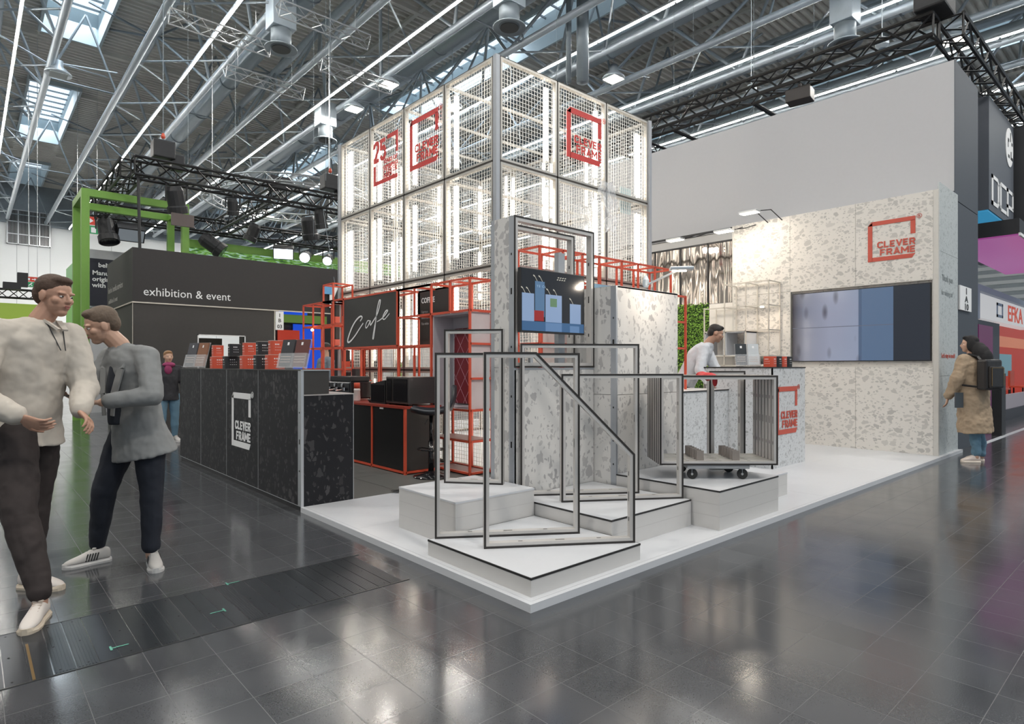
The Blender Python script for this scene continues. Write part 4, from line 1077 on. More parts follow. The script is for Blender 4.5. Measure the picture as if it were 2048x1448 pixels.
# ------------------------------------------------------------------ cafe: red lattices, sign, cabinet, shelf
Q = 0.012
def lattice_red(mb, xs, ys, zs, skip=None):
    for x in xs:
        for y in ys: mb.box(x-Q, x+Q, y-Q, y+Q, zs[0], zs[-1])
    for z in zs[(1 if zs[0] < 0.06 else 0):]:
        for x in xs: mb.box(x-Q, x+Q, ys[0], ys[-1], z-Q, z+Q)
        for y in ys: mb.box(xs[0], xs[-1], y-Q, y+Q, z-Q, z+Q)
cafe = thing('cafe_shelf', (2.2, 4.7, PT), 'red square-tube shelf of the cafe against the left side of the mesh tower', 'shelf')
b = MB(); ysA = [3.16, 3.54, 3.93, 4.31, 4.70]; ysB = [4.70, 5.21, 5.72, 6.23]
FX, BX = 2.05, 2.375
lattice_red(b, [FX, BX], ysA, [1.93, 2.295])
for x in (FX, BX):
    for y in (3.16, 3.93): b.box(x-Q, x+Q, y-Q, y+Q, PT, 1.93)
    for z in (0.07, 0.43, 0.785): b.box(x-Q, x+Q, 3.16, 3.93, z-Q, z+Q)
for z in (0.07, 0.43, 0.785):
    for y in (3.16, 3.93): b.box(FX, BX, y-Q, y+Q, z-Q, z+Q)
b.box(BX-Q, BX+Q, 3.54-Q, 3.54+Q, PT, 0.785)
for z in (1.15, 1.55): b.box(FX, BX, 3.16-Q, 3.16+Q, z-Q, z+Q)
for x in (FX, BX):
    b.box(x-Q, x+Q, 3.93, 6.23, 1.55-Q, 1.55+Q)
    b.box(x-Q, x+Q, 3.93, 6.23, 2.295-Q, 2.295+Q)
    for y in (4.31, 4.70, 5.21, 5.72, 6.23): b.box(x-Q, x+Q, y-Q, y+Q, 0.84, 1.55)
    b.box(x-Q, x+Q, 4.70-Q, 4.70+Q, 1.55, 2.295); b.box(x-Q, x+Q, 6.23-Q, 6.23+Q, 1.55, 2.295)
for y in (4.31, 4.70, 5.21, 5.72, 6.23): b.box(FX, BX, y-Q, y+Q, 1.55-Q, 1.55+Q)
b.build('frame', RED, cafe)
MB().box(FX, BX, 3.17, 3.92, 0.434, 0.446).box(FX, BX, 3.17, 3.92, 0.06, 0.07).build('shelf_board', mat('red_brown_board', (0.16, 0.05, 0.04), 0.5), cafe)
t = thing('niche_box', (2.2, 3.55, 0.80), 'pale open box in the red shelf holding a quilted red panel', 'box')
w = 0.02
MB().box(2.06, 2.36, 3.18, 3.91, 0.80, 0.80+w).box(2.06, 2.36, 3.18, 3.91, 1.915-w, 1.915).box(2.06, 2.36, 3.18, 3.18+w, 0.82, 1.9).box(2.06, 2.36, 3.91-w, 3.91, 0.82, 1.9).box(2.35, 2.36, 3.2, 3.9, 0.82, 1.9).build('box_panel', mat('pale_lilac_panel', (0.50, 0.47, 0.50), 0.5), t)
t = thing('quilted_panel', (2.33, 3.42, 0.83), 'dark red quilted panel with diamond stitching inside the pale box', 'panel')
MB().box(2.30, 2.345, 3.35, 3.80, 0.835, 1.755).build('cushion', mat('dark_red_leather', (0.17, 0.012, 0.02), 0.45), t, bevel=0.012)
b = MB(); n = 0
for i in range(-6, 8):
    for s in (1, -1):
        z0 = 0.835+i*0.262; y0, y1 = 3.35, 3.80
        za, zb = (z0, z0+0.41*1.55) if s > 0 else (z0+0.41*1.55, z0)
        def clip(a, bq):
            (ya, za_), (yb, zb_) = a, bq
            lo, hi = 0.84, 1.75; t0, t1 = 0.0, 1.0; dz = zb_-za_
            ts = sorted(((lo-za_)/dz, (hi-za_)/dz)); t0 = max(t0, ts[0]); t1 = min(t1, ts[1])
            if t0 >= t1: return None
            return (ya+(yb-ya)*t0, za_+dz*t0), (ya+(yb-ya)*t1, za_+dz*t1)
        c_ = clip((y0, za), (y1, zb))
        if c_: b.beam((2.299, c_[0][0], c_[0][1]), (2.299, c_[1][0], c_[1][1]), 0.004, 0.004)
b.build('stitching', mat('pink_thread', (0.55, 0.30, 0.36), 0.5), t)
# white side panels right of the niche
t = thing('side_shelf', (2.22, 3.14, 0.8), 'pale panels with red rails beside the niche box, half hidden by the column', 'shelf')
MB().box(2.07, 2.36, 3.173, 3.1785, 0.80, 1.90).build('panel', mat('pale_rose_panel', (0.60, 0.53, 0.53), 0.5), t)
t = thing('cafe_sign', (2.03, 5.46, 1.57), 'dark sign with handwritten white word Cafe framed in red', 'sign')
MB().box(2.030, 2.045, 4.715, 6.215, 1.570, 2.283).build('panel', CHAR, t)
MB().box(2.026, 2.05, 4.690, 4.716, 1.555, 2.307).box(2.026, 2.05, 6.214, 6.24, 1.555, 2.307).box(2.026, 2.05, 4.69, 6.24, 1.545, 1.571).box(2.026, 2.05, 4.69, 6.24, 2.282, 2.307).build('border', RED, t)
def stroke(pts, wf, x):
    """flat ribbon through (px-like) points y,z with widths"""
    P = [Vector((p[0], p[1])) for p in pts]; out = []
    for i in range(len(P)-1):
        p0 = P[max(0, i-1)]; p1 = P[i]; p2 = P[i+1]; p3 = P[min(len(P)-1, i+2)]
        for k in range(6):
            tt = k/6; out.append(0.5*((2*p1)+(p2-p0)*tt+(2*p0-5*p1+4*p2-p3)*tt*tt+(3*p1-p0-3*p2+p3)*tt**3))
    out.append(P[-1]); b = MB(); L = []; n = len(out)
    for i, p in enumerate(out):
        d = (out[min(n-1, i+1)]-out[max(0, i-1)]).normalized(); nn = Vector((-d.y, d.x)); w = wf(i/(n-1))
        L.append((p+nn*w, p-nn*w))
    for i in range(n-1):
        a, c_ = L[i]; d_, e_ = L[i+1]
        vs = [(x, q.x, q.y) for q in (a, c_, e_, d_)] + [(x-0.003, q.x, q.y) for q in (a, c_, e_, d_)]
        b.add(vs, [(0,1,2,3), (7,6,5,4), (0,4,5,1), (1,5,6,2), (2,6,7,3), (3,7,4,0)])
    return b
# traced in the sign's own plane: s to the right (0..1.5), z up
def SP(l): return [(6.215-1.5*a, 1.570+0.713*c_) for a, c_ in l]
lets = MB()
for pts, w0 in (([(0.34, 0.52), (0.38, 0.585), (0.345, 0.615), (0.26, 0.545), (0.17, 0.40), (0.095, 0.20), (0.085, 0.115), (0.13, 0.115), (0.22, 0.21), (0.33, 0.37), (0.40, 0.47)], 0.011),
                ([(0.53, 0.50), (0.49, 0.51), (0.45, 0.43), (0.455, 0.37), (0.49, 0.40), (0.54, 0.50), (0.535, 0.45), (0.545, 0.42), (0.60, 0.50), (0.66, 0.60), (0.705, 0.74), (0.725, 0.87), (0.70, 0.86), (0.665, 0.70), (0.64, 0.50), (0.60, 0.27), (0.585, 0.155), (0.60, 0.16), (0.625, 0.33), (0.64, 0.47)], 0.0085),
                ([(0.66, 0.47), (0.72, 0.50), (0.79, 0.56), (0.855, 0.655), (0.825, 0.66), (0.775, 0.57), (0.775, 0.51), (0.81, 0.51), (0.885, 0.60)], 0.0075)):
    q = stroke(SP(pts), lambda t_, w0=w0: w0*(0.75+0.5*math.sin(t_*3.14)), 2.028); lets.add(q.v, q.f)
lets.build('lettering', LETW, t)
t = thing('menu_board', (2.33, 4.2, 1.56), 'dark coffee menu board behind the red shelf', 'sign')
MB().box(2.335, 2.345, 3.945, 4.62, 1.565, 2.28).build('board', CHAR, t)
b = text_mb('COFFEE', 0.10, on_x(2.334, 4.58, 2.13), 0.003, bold=0.002, sx=0.9)
b.build('heading', LETW, t)
b = MB()
for i, z in enumerate((2.00, 1.92, 1.84)):
    q = text_mb(('Espresso', 'Americano', 'Flat white')[i], 0.05, on_x(2.334, 4.58, z), 0.002, sx=0.9); b.add(q.v, q.f)
b.build('menu_line', mat('grey_letters', (0.4, 0.4, 0.4), 0.5), t)

# left end of the shelf with hanging samples
t = thing('red_shelf', (2.2, 7.0, PT), 'red lattice shelf at the far left end of the cafe with a raised top bay', 'shelf')
b = MB(); lattice_red(b, [FX, BX], [6.26, 6.62, 6.97, 7.36, 7.75], [0.93, 1.24, 1.58, 1.94, 2.31])
lattice_red(b, [FX, BX], [6.62, 6.97], [2.31, 2.58])
for y in (6.26, 6.97, 7.75):
    for x in (FX, BX): b.box(x-Q, x+Q, y-Q, y+Q, PT, 0.93)
b.build('frame', RED, t)
for i, (y, z0, z1) in enumerate(((6.80, 1.96, 2.29), (6.45, 1.96, 2.26), (6.80, 1.60, 1.93), (6.45, 1.26, 1.56), (6.42, 0.95, 1.22))):
    s = thing('sample_bag', (2.2, y, z0), 'black and red hanging sample bag in the red shelf, %s' % ['upper left bay', 'upper right bay', 'second row left', 'third row right', 'lowest bay'][i], 'bag', 'sample bags in the red shelf')
    MB().box(2.14, 2.22, y-0.06, y+0.06, z0+(z1-z0)*0.35, z1-0.02).build('bag_body', BLK, s, bevel=0.01)
    MB().box(2.14, 2.22, y-0.06, y+0.06, z0+0.018, z0+(z1-z0)*0.35).build('bag_base', RED, s)
t = thing('shelf_lamp', (2.2, 7.3, 1.9), 'small glaring spotlight in the left end of the red shelf', 'lamp')
MB().ell((2.0, 7.28, 1.88), 0.022, 0.022, 0.022).build('bulb', mat('warm_bulb', (1, 0.6, 0.3), 0.5, emit=(1.0, 0.62, 0.32), es=60), t)

# cabinet
t = thing('cafe_cabinet', (1.95, 5.0, PT), 'low black cafe cabinet with red edges', 'cabinet')
CX0, CY0, CY1 = 1.54, 3.71, 6.6
b = MB(); e = 0.014
for y in (CY0, 4.465, 5.22, 5.975, CY1): b.box(CX0-e, CX0+e, y-e, y+e, PT, 0.815)
for x in (2.0, ): b.box(x-e, x+e, CY0-e, CY0+e, PT, 0.815)
b.box(CX0-e, CX0+e, CY0, CY1, PT+0.012, PT+0.036).box(CX0, 2.0, CY0-e, CY0+e, PT+0.012, PT+0.036)
b.build('edge_frame', RED, t)
for i in range(4):
    y0 = CY0+0.755*i+0.02
    d = MB().box(CX0-0.004, CX0+0.012, y0, min(CY1-0.02, y0+0.715), PT+0.04, 0.798).build('door', mat('black_door', (0.009, 0.009, 0.010), 0.35), t)
    MB().box(CX0-0.012, CX0-0.004, y0+0.46, y0+0.54, 0.775, 0.795).build('handle', LETW, d)
MB().box(CX0+0.02, 2.0, CY0+0.004, CY0+0.012, PT+0.04, 0.80).build('end_panel', CHAR, t)
MB().box(CX0+0.02, 2.0, CY0+0.02, CY1, PT, 0.80).build('carcass', BLK, t)
MB().box(CX0-0.02, 2.36 if False else 2.03, CY0-0.02, CY1, 0.80, 0.828).build('worktop', mat('red_top', (0.30, 0.045, 0.03), 0.35), t)
# appliances on the cabinet
ZC = 0.8285
t = thing('coffee_machine', (1.78, 5.55, ZC), 'black coffee machine with chrome details at the left of the cabinet', 'coffee machine')
MB().box(1.62, 1.95, 5.22, 5.95, ZC+0.02, 1.08).build('body', BLKG, t, bevel=0.02)
MB().box(1.66, 1.95, 5.28, 5.9, 1.08, 1.15).build('cup_tray', BLK, t, bevel=0.01)
b = MB()
for i in range(3):
    y = 5.35+i*0.22
    b.tube((1.60, y, 1.0), (1.60, y, 0.96), 0.018, 10).tube((1.57, y, 0.975), (1.48, y, 0.965), 0.009, 8)
    b.lathe([(0.025, 0), (0.025, 0.012)], (1.615, y+0.08, 1.03), 12, axis=Matrix.Rotation(R(-90), 3, 'Y'))
for y in (5.26, 5.9): b.tube((1.7, y, ZC), (1.7, y, ZC+0.03), 0.02, 8)
b.build('fittings', CHROME, t)
for i, (x, y, h) in enumerate(((1.62, 5.02, 0.245), (1.78, 4.86, 0.245))):
    t = thing('cup_stack', (x, y, ZC), 'stack of white paper cups with red lids, %s' % ['nearer left one', 'right one behind'][i], 'cups', 'stacks of paper cups')
    MB().lathe([(0.036, 0), (0.046, 0.02), (0.040, 0.14), (0.044, 0.145), (0.038, h*0.7)], (x, y, ZC), 18).build('cups', mat('cup_white', (0.72, 0.68, 0.65), 0.5), t, smooth=True)
    MB().lathe([(0.040, h*0.7), (0.040, h*0.98), (0.036, h)], (x, y, ZC), 18).build('lids', RED, t, smooth=True)
t = thing('grinder', (1.72, 4.70, ZC), 'small black dish and tray beside the black box on the cabinet', 'dish')
MB().lathe([(0.03, 0), (0.055, 0.03), (0.05, 0.04)], (1.66, 4.70, ZC), 16).build('dish', BLK, t, smooth=True)
t = thing('black_appliance', (1.78, 4.45, ZC), 'matt black appliance box with a sloping lid in the middle of the cabinet', 'appliance')
MB().prism([(1.60, 4.62, ZC), (1.60, 4.27, ZC), (1.60, 4.27, 1.12), (1.60, 4.62, 1.07)], (0, 0, 0), (0.36, 0, 0)).build('body', BLK, t)
MB().box(1.595, 1.60, 4.29, 4.60, ZC+0.02, 1.06).build('front', BLKG, t)
t = thing('microwave_oven', (1.80, 3.95, ZC), 'stainless steel appliance at the right end of the cabinet', 'oven')
ST2 = mat('brushed_dark_steel', (0.16, 0.15, 0.145), 0.32, 0.8, stretch=(1, 1, 20))
MB().box(1.60, 2.0, 3.73, 4.24, ZC+0.02, 1.165).build('body', ST2, t, bevel=0.006)
MB().box(1.592, 1.60, 3.76, 4.06, ZC+0.05, 1.14).build('door', BLKG, t)
MB().box(1.585, 1.592, 4.10, 4.20, ZC+0.05, 1.14).build('control_panel', BLKG, t)
b = MB()
for x, y in ((1.63, 3.76), (1.97, 3.76), (1.63, 4.21), (1.97, 4.21)): b.tube((x, y, ZC), (x, y, ZC+0.022), 0.014, 8)
b.build('foot', BLK, t)
tag(MB().ell((1.66, 3.74, ZC+0.022), 0.022, 0.022, 0.022).build('sugar_ball', LETW), 'small white round pot at the corner of the cabinet', 'pot') if False else None
t = thing('speaker', (2.2, 6.1, 1.17), 'small black speaker on a red bracket left of the coffee machine', 'speaker')
MB().box(2.12, 2.22, 6.02, 6.14, 1.08, 1.25).build('body', BLK, t)
MB().box(2.04, 2.38, 6.0, 6.23, 1.065, 1.08).build('bracket', RED, t)

# bar stool
t = thing('bar_stool', (1.70, 3.42, PT), 'black bar stool with a shell seat beside the cafe cabinet', 'stool')
sx, sy = 1.70, 3.42
MB().lathe([(0.20, 0), (0.20, 0.012), (0.05, 0.05), (0.035, 0.07)], (sx, sy, PT), 28).build('base', BLKG, t, smooth=True)
MB().tube((sx, sy, PT+0.05), (sx, sy, 0.45), 0.032, 14).tube((sx, sy, 0.45), (sx, sy, 0.74), 0.022, 14).build('pole', BLKG, t, smooth=True)
b = MB(); fr = 0.15
pts = [(sx+fr*math.cos(R(a)), sy+fr*math.sin(R(a))-0.0, 0.36) for a in range(100, 341, 20)]
b.path(pts, 0.009, 8); b.tube((sx, sy, 0.36), pts[0], 0.008, 6).tube((sx, sy, 0.36), pts[-1], 0.008, 6)
b.build('footrest', BLKG, t, smooth=True)
b = MB(); vs = []; fs = []; nu, nv = 15, 9
fdir = Vector((-0.80, 0.60, 0)); sdir = Vector((0.60, 0.80, 0))
for i in range(nu):
    s = i/(nu-1)                      # front of the seat -> up the back
    if s < 0.55: d = 0.21-0.42*s/0.55; z = 0.80-0.035*math.sin(s/0.55*math.pi)
    else: k_ = (s-0.55)/0.45; d = -0.21-0.05*k_-0.02*math.sin(k_*3.14); z = 0.80+0.27*k_
    wdt = 0.205*(1-0.45*abs(s*2-0.95)**3)
    for j in range(nv):
        v_ = j/(nv-1)*2-1
        lift = 0.045*abs(v_)**2.2
        p = Vector((sx, sy, 0)) + fdir*(d + (0.03*abs(v_)**2 if s > 0.55 else 0)) + sdir*(wdt*v_)
        vs.append(Vector((p.x, p.y, z+(lift if s < 0.6 else 0))))
for i in range(nu-1):
    for j in range(nv-1): fs.append((i*nv+j, (i+1)*nv+j, (i+1)*nv+j+1, i*nv+j+1))
b.add(vs, fs); o = b.build('shell_seat', mat('black_leatherette', (0.02, 0.022, 0.028), 0.4), t, smooth=True)
sm = o.modifiers.new('s', 'SOLIDIFY'); sm.thickness = 0.028; sm.offset = -1
MB().tube((sx-0.08, sy-0.05, 0.70), (sx-0.16, sy-0.12, 0.66), 0.006, 6).build('lever', BLK, t)

# right red lattice in front of the tower's right side
t = thing('red_lattice', (3.9, 2.8, PT), 'red square-tube lattice standing in front of the right side of the mesh tower', 'lattice')
b = MB(); xs4 = [2.63, 3.01, 3.35, 3.66, 4.11, 4.46, 4.84, 5.22]
for x in xs4:
    for y in (2.62, 2.98): b.box(x-Q, x+Q, y-Q, y+Q, PT if x < 3.5 else 1.0, 2.65)
for z in (2.65, 2.30, 1.93, 1.55):
    for y in (2.62, 2.98): b.box(2.63, 5.22, y-Q, y+Q, z-Q, z+Q)
    for x in xs4: b.box(x-Q, x+Q, 2.62, 2.98, z-Q, z+Q)
for y in (2.62, 2.98):
    b.box(5.22-Q, 5.22+Q, y-Q, y+Q, PT, 1.0)
b.build('frame', RED, t)
MB().box(3.03, 3.34, 2.99, 3.0, 1.2, 2.28).box(3.37, 4.4, 2.99, 3.0, 0.4, 2.28).build('pale_panel', mat('cream_panel_b', (0.66, 0.60, 0.56), 0.5), t)
tag(MB().box(3.45, 3.95, 2.56, 2.585, 0.9, 2.30).build('blue_board', mat('pale_blue_board', (0.26, 0.40, 0.52), 0.25, var=0.25, scale=1.5)), 'glossy pale blue display board behind the tall frame of the screen column', 'board')
t = thing('red_ladder', (4.5, 1.95, 1.0), 'red square-tube upright with rungs standing on the low desk before the plant wall', 'frame')
b = MB().box(4.537-Q, 4.537+Q, 1.95-Q, 1.95+Q, 1.0, 2.175)
for z in (2.162, 1.841, 1.514): b.box(4.1, 4.537, 1.95-Q, 1.95+Q, z-Q, z+Q)
b.box(4.1-Q, 4.1+Q, 1.95-Q, 1.95+Q, 1.0, 2.175); b.build('frame', RED, t)
# ------------------------------------------------------------------ neighbouring stands at left
DARK = mat('dark_brown_panel', (0.026, 0.023, 0.023), 0.6, var=0.1)
DARK2 = mat('dark_grey_panel', (0.045, 0.041, 0.038), 0.6, var=0.1)
t = thing('dark_stand', (3, 13.4, 0), 'large dark exhibition stand behind the black counter with white words on its header', 'stand')
MB().box(0.284, 6.6, 11.95, 12.1, 2.595, 3.69).box(0.284, 0.44, 12.1, 14.9, 2.595, 3.69).build('header', DARK, t)
b = MB().box(0.30, 1.507, 11.97, 12.08, 0, 2.57).box(2.471, 3.14, 11.97, 12.08, 0, 2.57).box(1.507, 2.471, 11.97, 12.08, 1.96, 2.57).box(1.507, 2.471, 11.97, 12.08, 0, 0.9).box(0.30, 0.42, 12.08, 14.9, 0, 2.57).box(3.0, 3.14, 12.08, 14.0, 0, 2.57)
b.build('wall_panel', DARK2, t)
MB().box(0.28, 6.6, 11.94, 11.97, 2.57, 2.595).box(0.275, 0.30, 11.97, 14.9, 2.57, 2.595).box(3.13, 3.15, 11.95, 11.97, 0, 2.57).box(0.282, 0.29, 11.945, 11.955, 0, 2.57).build('light_line', mat('light_trim', (0.6, 0.55, 0.48), 0.5), t)
b = MB().box(1.49, 1.515, 11.95, 11.97, 0.9, 1.97).box(2.463, 2.485, 11.95, 11.97, 0.9, 1.97).box(1.49, 2.485, 11.95, 11.97, 1.95, 1.97); b.build('opening_frame', SILV, t)
MB().box(1.51, 2.47, 13.6, 13.65, 0.8, 1.96).build('inner_panel', mat('brown_grey', (0.10, 0.09, 0.07), 0.5, var=0.7, scale=2), t)
text_mb('exhibition & event', 0.245, on_y(0.47, 11.95, 2.735), 0.006, sx=0.93).build('lettering', LETW, t)
b = text_mb('festival media services', 0.20, on_x(0.284, 14.75, 2.98), 0.006, sx=1.0); q = text_mb('exhibition & event', 0.15, on_x(0.284, 14.7, 2.74), 0.006, sx=1.0); b.add(q.v, q.f); b.build('side_lettering', mat('grey_letters_b', (0.38, 0.36, 0.34), 0.5), t)
t = thing('stand_number_sign', (3.24, 11.93, 2.13), 'white stand number sign 1 B 03 on the dark stand corner', 'sign')
MB().box(3.15, 3.335, 11.92, 11.935, 2.13, 2.56).build('plate', LETW, t)
b = MB()
for s, z in (('1', 2.43), ('B', 2.31), ('03', 2.17)): q = text_mb(s, 0.12, on_y(3.242, 11.92, z), 0.003, bold=0.002, align='CENTER'); b.add(q.v, q.f)
b.build('lettering', LETK, t)
t = thing('audio_sign', (4.6, 11.85, 2.8), 'white hanging sign with a big letter A at the right end of the dark header', 'sign')
MB().box(4.45, 5.1, 11.86, 11.88, 2.72, 3.26).build('plate', LETW, t); MB().box(4.30, 4.50, 11.84, 11.86, 3.05, 3.28).build('blue_plate', mat('light_blue', (0.12, 0.35, 0.62), 0.5), t)
q = text_mb('A', 0.62, on_y(4.50, 11.855, 2.80), 0.004, bold=0.01); q2 = text_mb('UDIO', 0.13, on_y(4.5, 11.855, 2.60), 0.004, bold=0.004); q.build('letter', LETK, t); q2.build('word', LETW, t)
MB().tube((4.6, 11.87, 3.26), (4.6, 12.6, 5.4), 0.006, 4).tube((5.0, 11.87, 3.26), (5.0, 12.6, 5.4), 0.006, 4).build('wire', STEELD, t)
# coloured stand seen through the opening
t = thing('media_stand', (5, 14, 0), 'blue and red lit media stand seen past the end of the dark wall', 'stand')
MB().box(3.9, 7.5, 14.6, 14.7, 0, 3.0).build('wall', BLK, t)
MB().box(3.95, 5.6, 14.5, 14.55, 2.50, 2.72).build('green_band', emi('lit_green_band', (0.16, 0.28, 0.06), 0.9), t)
MB().box(4.6, 5.5, 14.48, 14.5, 1.2, 2.46).box(4.2, 5.0, 14.46, 14.48, 2.72, 2.9).build('blue_screen', emi('blue_light', (0.01, 0.10, 0.85), 1.1), t)
MB().box(4.15, 4.75, 14.40, 14.45, 1.93, 2.28).box(4.15, 4.6, 14.40, 14.45, 1.70, 1.86).build('red_box', emi('red_light', (0.70, 0.06, 0.03), 0.8), t)
# green frame stand
t = thing('green_frame_stand', (1, 15.5, 0), 'bright green square-beam frame rising behind the dark stand', 'frame')
b = MB(); g = 0.075
for (x, y) in ((-0.26, 14.0), (1.74, 14.0), (-0.26, 15.4), (1.74, 15.4)): b.box(x-g, x+g, y-g, y+g, 0.0, 5.20)
for y in (14.0, 15.4): b.box(-0.26+g, 1.74-g, y-g, y+g, 5.04, 5.20)
for x in (-0.26, 1.74): b.box(x-g, x+g, 14.0+g, 15.4-g, 5.04, 5.20)
b.build('beam', GREEN, t)
def leafscreen():
    m, nt, b_ = nm('leafy_screen'); L = nt.links
    tc = N(nt, 'ShaderNodeTexCoord'); mp = N(nt, 'ShaderNodeMapping'); mp.inputs['Scale'].default_value = (1.2, 1, 5); L.new(tc.outputs['Object'], mp.inputs[0])
    no = N(nt, 'ShaderNodeTexNoise'); no.inputs['Scale'].default_value = 2.2; no.inputs['Detail'].default_value = 8; no.inputs['Distortion'].default_value = 1.5; L.new(mp.outputs[0], no.inputs['Vector'])
    cr = N(nt, 'ShaderNodeValToRGB'); cr.color_ramp.elements[0].position = 0.36; cr.color_ramp.elements[0].color = (0.01, 0.06, 0.02, 1)
    cr.color_ramp.elements[1].position = 0.66; cr.color_ramp.elements[1].color = (0.45, 0.62, 0.62, 1)
    e = cr.color_ramp.elements.new(0.5); e.color = (0.14, 0.34, 0.04, 1)
    L.new(no.outputs[0], cr.inputs[0]); L.new(cr.outputs[0], b_.inputs['Emission Color']); b_.inputs['Emission Strength'].default_value = 1.6
    b_.inputs['Base Color'].default_value = (0.02, 0.02, 0.02, 1); return m
t = thing('leaf_screen', (6, 18.2, 4.1), 'long narrow screen with a green leafy picture in a green frame above the dark stand', 'screen')
MB().box(2.75, 10.5, 18.18, 18.22, 4.20, 4.917).build('picture', leafscreen(), t)
MB().box(2.7, 10.5, 18.15, 18.3, 4.917, 5.16).box(2.7, 10.5, 18.15, 18.3, 4.1, 4.20).box(2.7, 2.85, 18.15, 18.3, 0, 4.1).box(10.35, 10.5, 18.15, 18.3, 0, 4.1).build('frame_beam', GREEN, t)
t = thing('pale_grey_stand', (0.5, 18, 0), 'pale grey stand block at far left carrying a dark poster', 'stand')
MB().box(0.16, 2.2, 17.9, 18.6, 2.9, 4.5).box(0.16, 2.2, 17.9, 18.6, 0, 2.7).build('block', mat('grey_block', (0.50, 0.50, 0.52), 0.6), t)
MB().box(0.14, 0.17, 18.0, 21.5, 2.0, 4.35).build('green_side', emi('lit_green_side', (0.20, 0.50, 0.16), 0.8), t)
MB().box(0.31, 2.1, 17.86, 17.89, 2.95, 4.25).build('poster', mat('poster_navy', (0.012, 0.012, 0.025), 0.4), t)
b = text_mb('beMatrix', 0.17, on_y(0.50, 17.855, 4.02), 0.005, bold=0.004)
for i, s in enumerate(('Manufacture', 'original frames', 'with big')):
    q = text_mb(s, 0.17, on_y(0.36, 17.855, 3.80-i*0.17), 0.005, bold=0.004, sx=1.05); b.add(q.v, q.f)
b.build('lettering', LETW, t)
# exit signs and far left bits
def exit_sign(x, y, z, s, label):
    t = thing('exit_sign', (x, y, z), label, 'sign', 'hanging emergency signs')
    MB().box(x, x+s, y, y+0.05, z, z+s*0.95).build('panel', emi('sign_white', (0.8, 0.8, 0.75), 0.8), t)
    MB().box(x+s*0.06, x+s*0.94, y-0.01, y, z+s*0.5, z+s*0.9).build('red_field', emi('sign_red', (0.75, 0.05, 0.02), 0.8), t)
    MB().box(x+s*0.06, x+s*0.94, y-0.01, y, z+s*0.06, z+s*0.46).build('green_field', emi('sign_green', (0.02, 0.35, 0.12), 0.8), t)
    b = MB()
    b.box(x+s*0.15, x+s*0.30, y-0.02, y-0.01, z+s*0.6, z+s*0.8).box(x+s*0.42, x+s*0.6, y-0.02, y-0.01, z+s*0.66, z+s*0.73)
    b.prism([(x+s*0.6, y-0.02, z+s*0.58), (x+s*0.6, y-0.02, z+s*0.82), (x+s*0.75, y-0.02, z+s*0.70)], (0, 0, 0), (0, 0.01, 0))
    b.box(x+s*0.65, x+s*0.85, y-0.02, y-0.01, z+s*0.12, z+s*0.38).beam((x+s*0.2, y-0.015, z+s*0.15), (x+s*0.45, y-0.015, z+s*0.4), s*0.07, 0.01, up=(0,1,0)).beam((x+s*0.45, y-0.015, z+s*0.15), (x+s*0.3, y-0.015, z+s*0.3), s*0.06, 0.01, up=(0,1,0))
    b.build('pictogram', emi('sign_picto', (0.9, 0.9, 0.9), 0.9), t)
    c = MB().tube((x+0.1, y+0.02, z+s*0.95), (x+0.1, y+0.02, 15.3), 0.01, 4).tube((x+s-0.1, y+0.02, z+s*0.95), (x+s-0.1, y+0.02, 15.3), 0.01, 4); c.build('wire', SILV, t)
exit_sign(1.72, 34.0, 7.75, 1.0, 'red and green emergency exit sign hanging beside the green posts')
exit_sign(-0.35, 30.7, 4.62, 0.5, 'small emergency sign hanging at the far left behind the man in beige')
t = thing('lime_stand', (-1.3, 26, 0), 'lime green lit stand top at the far left edge with black lights', 'stand')
MB().box(-1.35, 0.25, 26.2, 27.2, 1.2, 3.55).build('block', emi('lime', (0.42, 0.60, 0.08), 0.8), t)
MB().box(-1.3, 0.2, 26.3, 27.1, 0, 1.2).build('base', DARK, t)
b = MB(); lattice(b, (-1.4, 26.2, 3.9), (0.1, 26.2, 3.9), 0.3, 0.03, 0.015); b.obox((-1.0, 26, 4.15), 0.5, 0.4, 0.25).obox((-0.7, 26, 4.4), 0.3, 0.3, 0.5); b.build('light_rig', BLK, t)

# ------------------------------------------------------------------ black rigging
def rig(name, segs, s, label, cat='truss'):
    t = thing(name, segs[0][0], label, cat)
    for a, c in segs:
        b = MB(); lattice(b, a, c, s, 0.034, 0.016); b.build('truss_segment', TRUSSB, t)
    return t
A, Bc, s = (0.42, 12.7, 5.5), (0.57, 17.66, 5.5), 0.38
t = rig('light_rig', [((0.42, 12.7, 5.52), (7.4, 12.7, 5.52)), ((0.42, 12.9, 5.52), (0.42, 17.5, 5.52)), ((0.42, 17.66, 5.52), (7.6, 17.66, 5.52)), ((7.4, 12.9, 5.52), (7.4, 17.5, 5.52)), ((3.6, 12.9, 5.52), (3.6, 17.5, 5.52))], 0.38, 'black square lighting truss hanging above the dark stand at left')
b = MB().tube((0.55, 12.5, 2.0), (0.5, 12.6, 5.4), 0.03, 8); b.build('cable_bundle', BLK, t)
for (x, y, lab) in ((1.1, 13.2, 'left'), (5.0, 13.0, 'right')):
    h = thing('chain_hoist', (x, y, 6.0), 'black chain hoist with red hook above the black truss, %s one' % lab, 'hoist', 'chain hoists')
    MB().box(x-0.22, x+0.22, y-0.18, y+0.18, 5.95, 6.35).box(x+0.15, x+0.42, y-0.12, y+0.12, 5.75, 6.1).build('body', BLK, h, bevel=0.03)
    MB().tube((x, y, 6.35), (x, y, 12.3), 0.008, 5).build('chain', STEELD, h)
    MB().lathe([(0.03, 0), (0.05, 0.04), (0.025, 0.12)], (x, y, 6.42), 10).build('hook', RED, h)
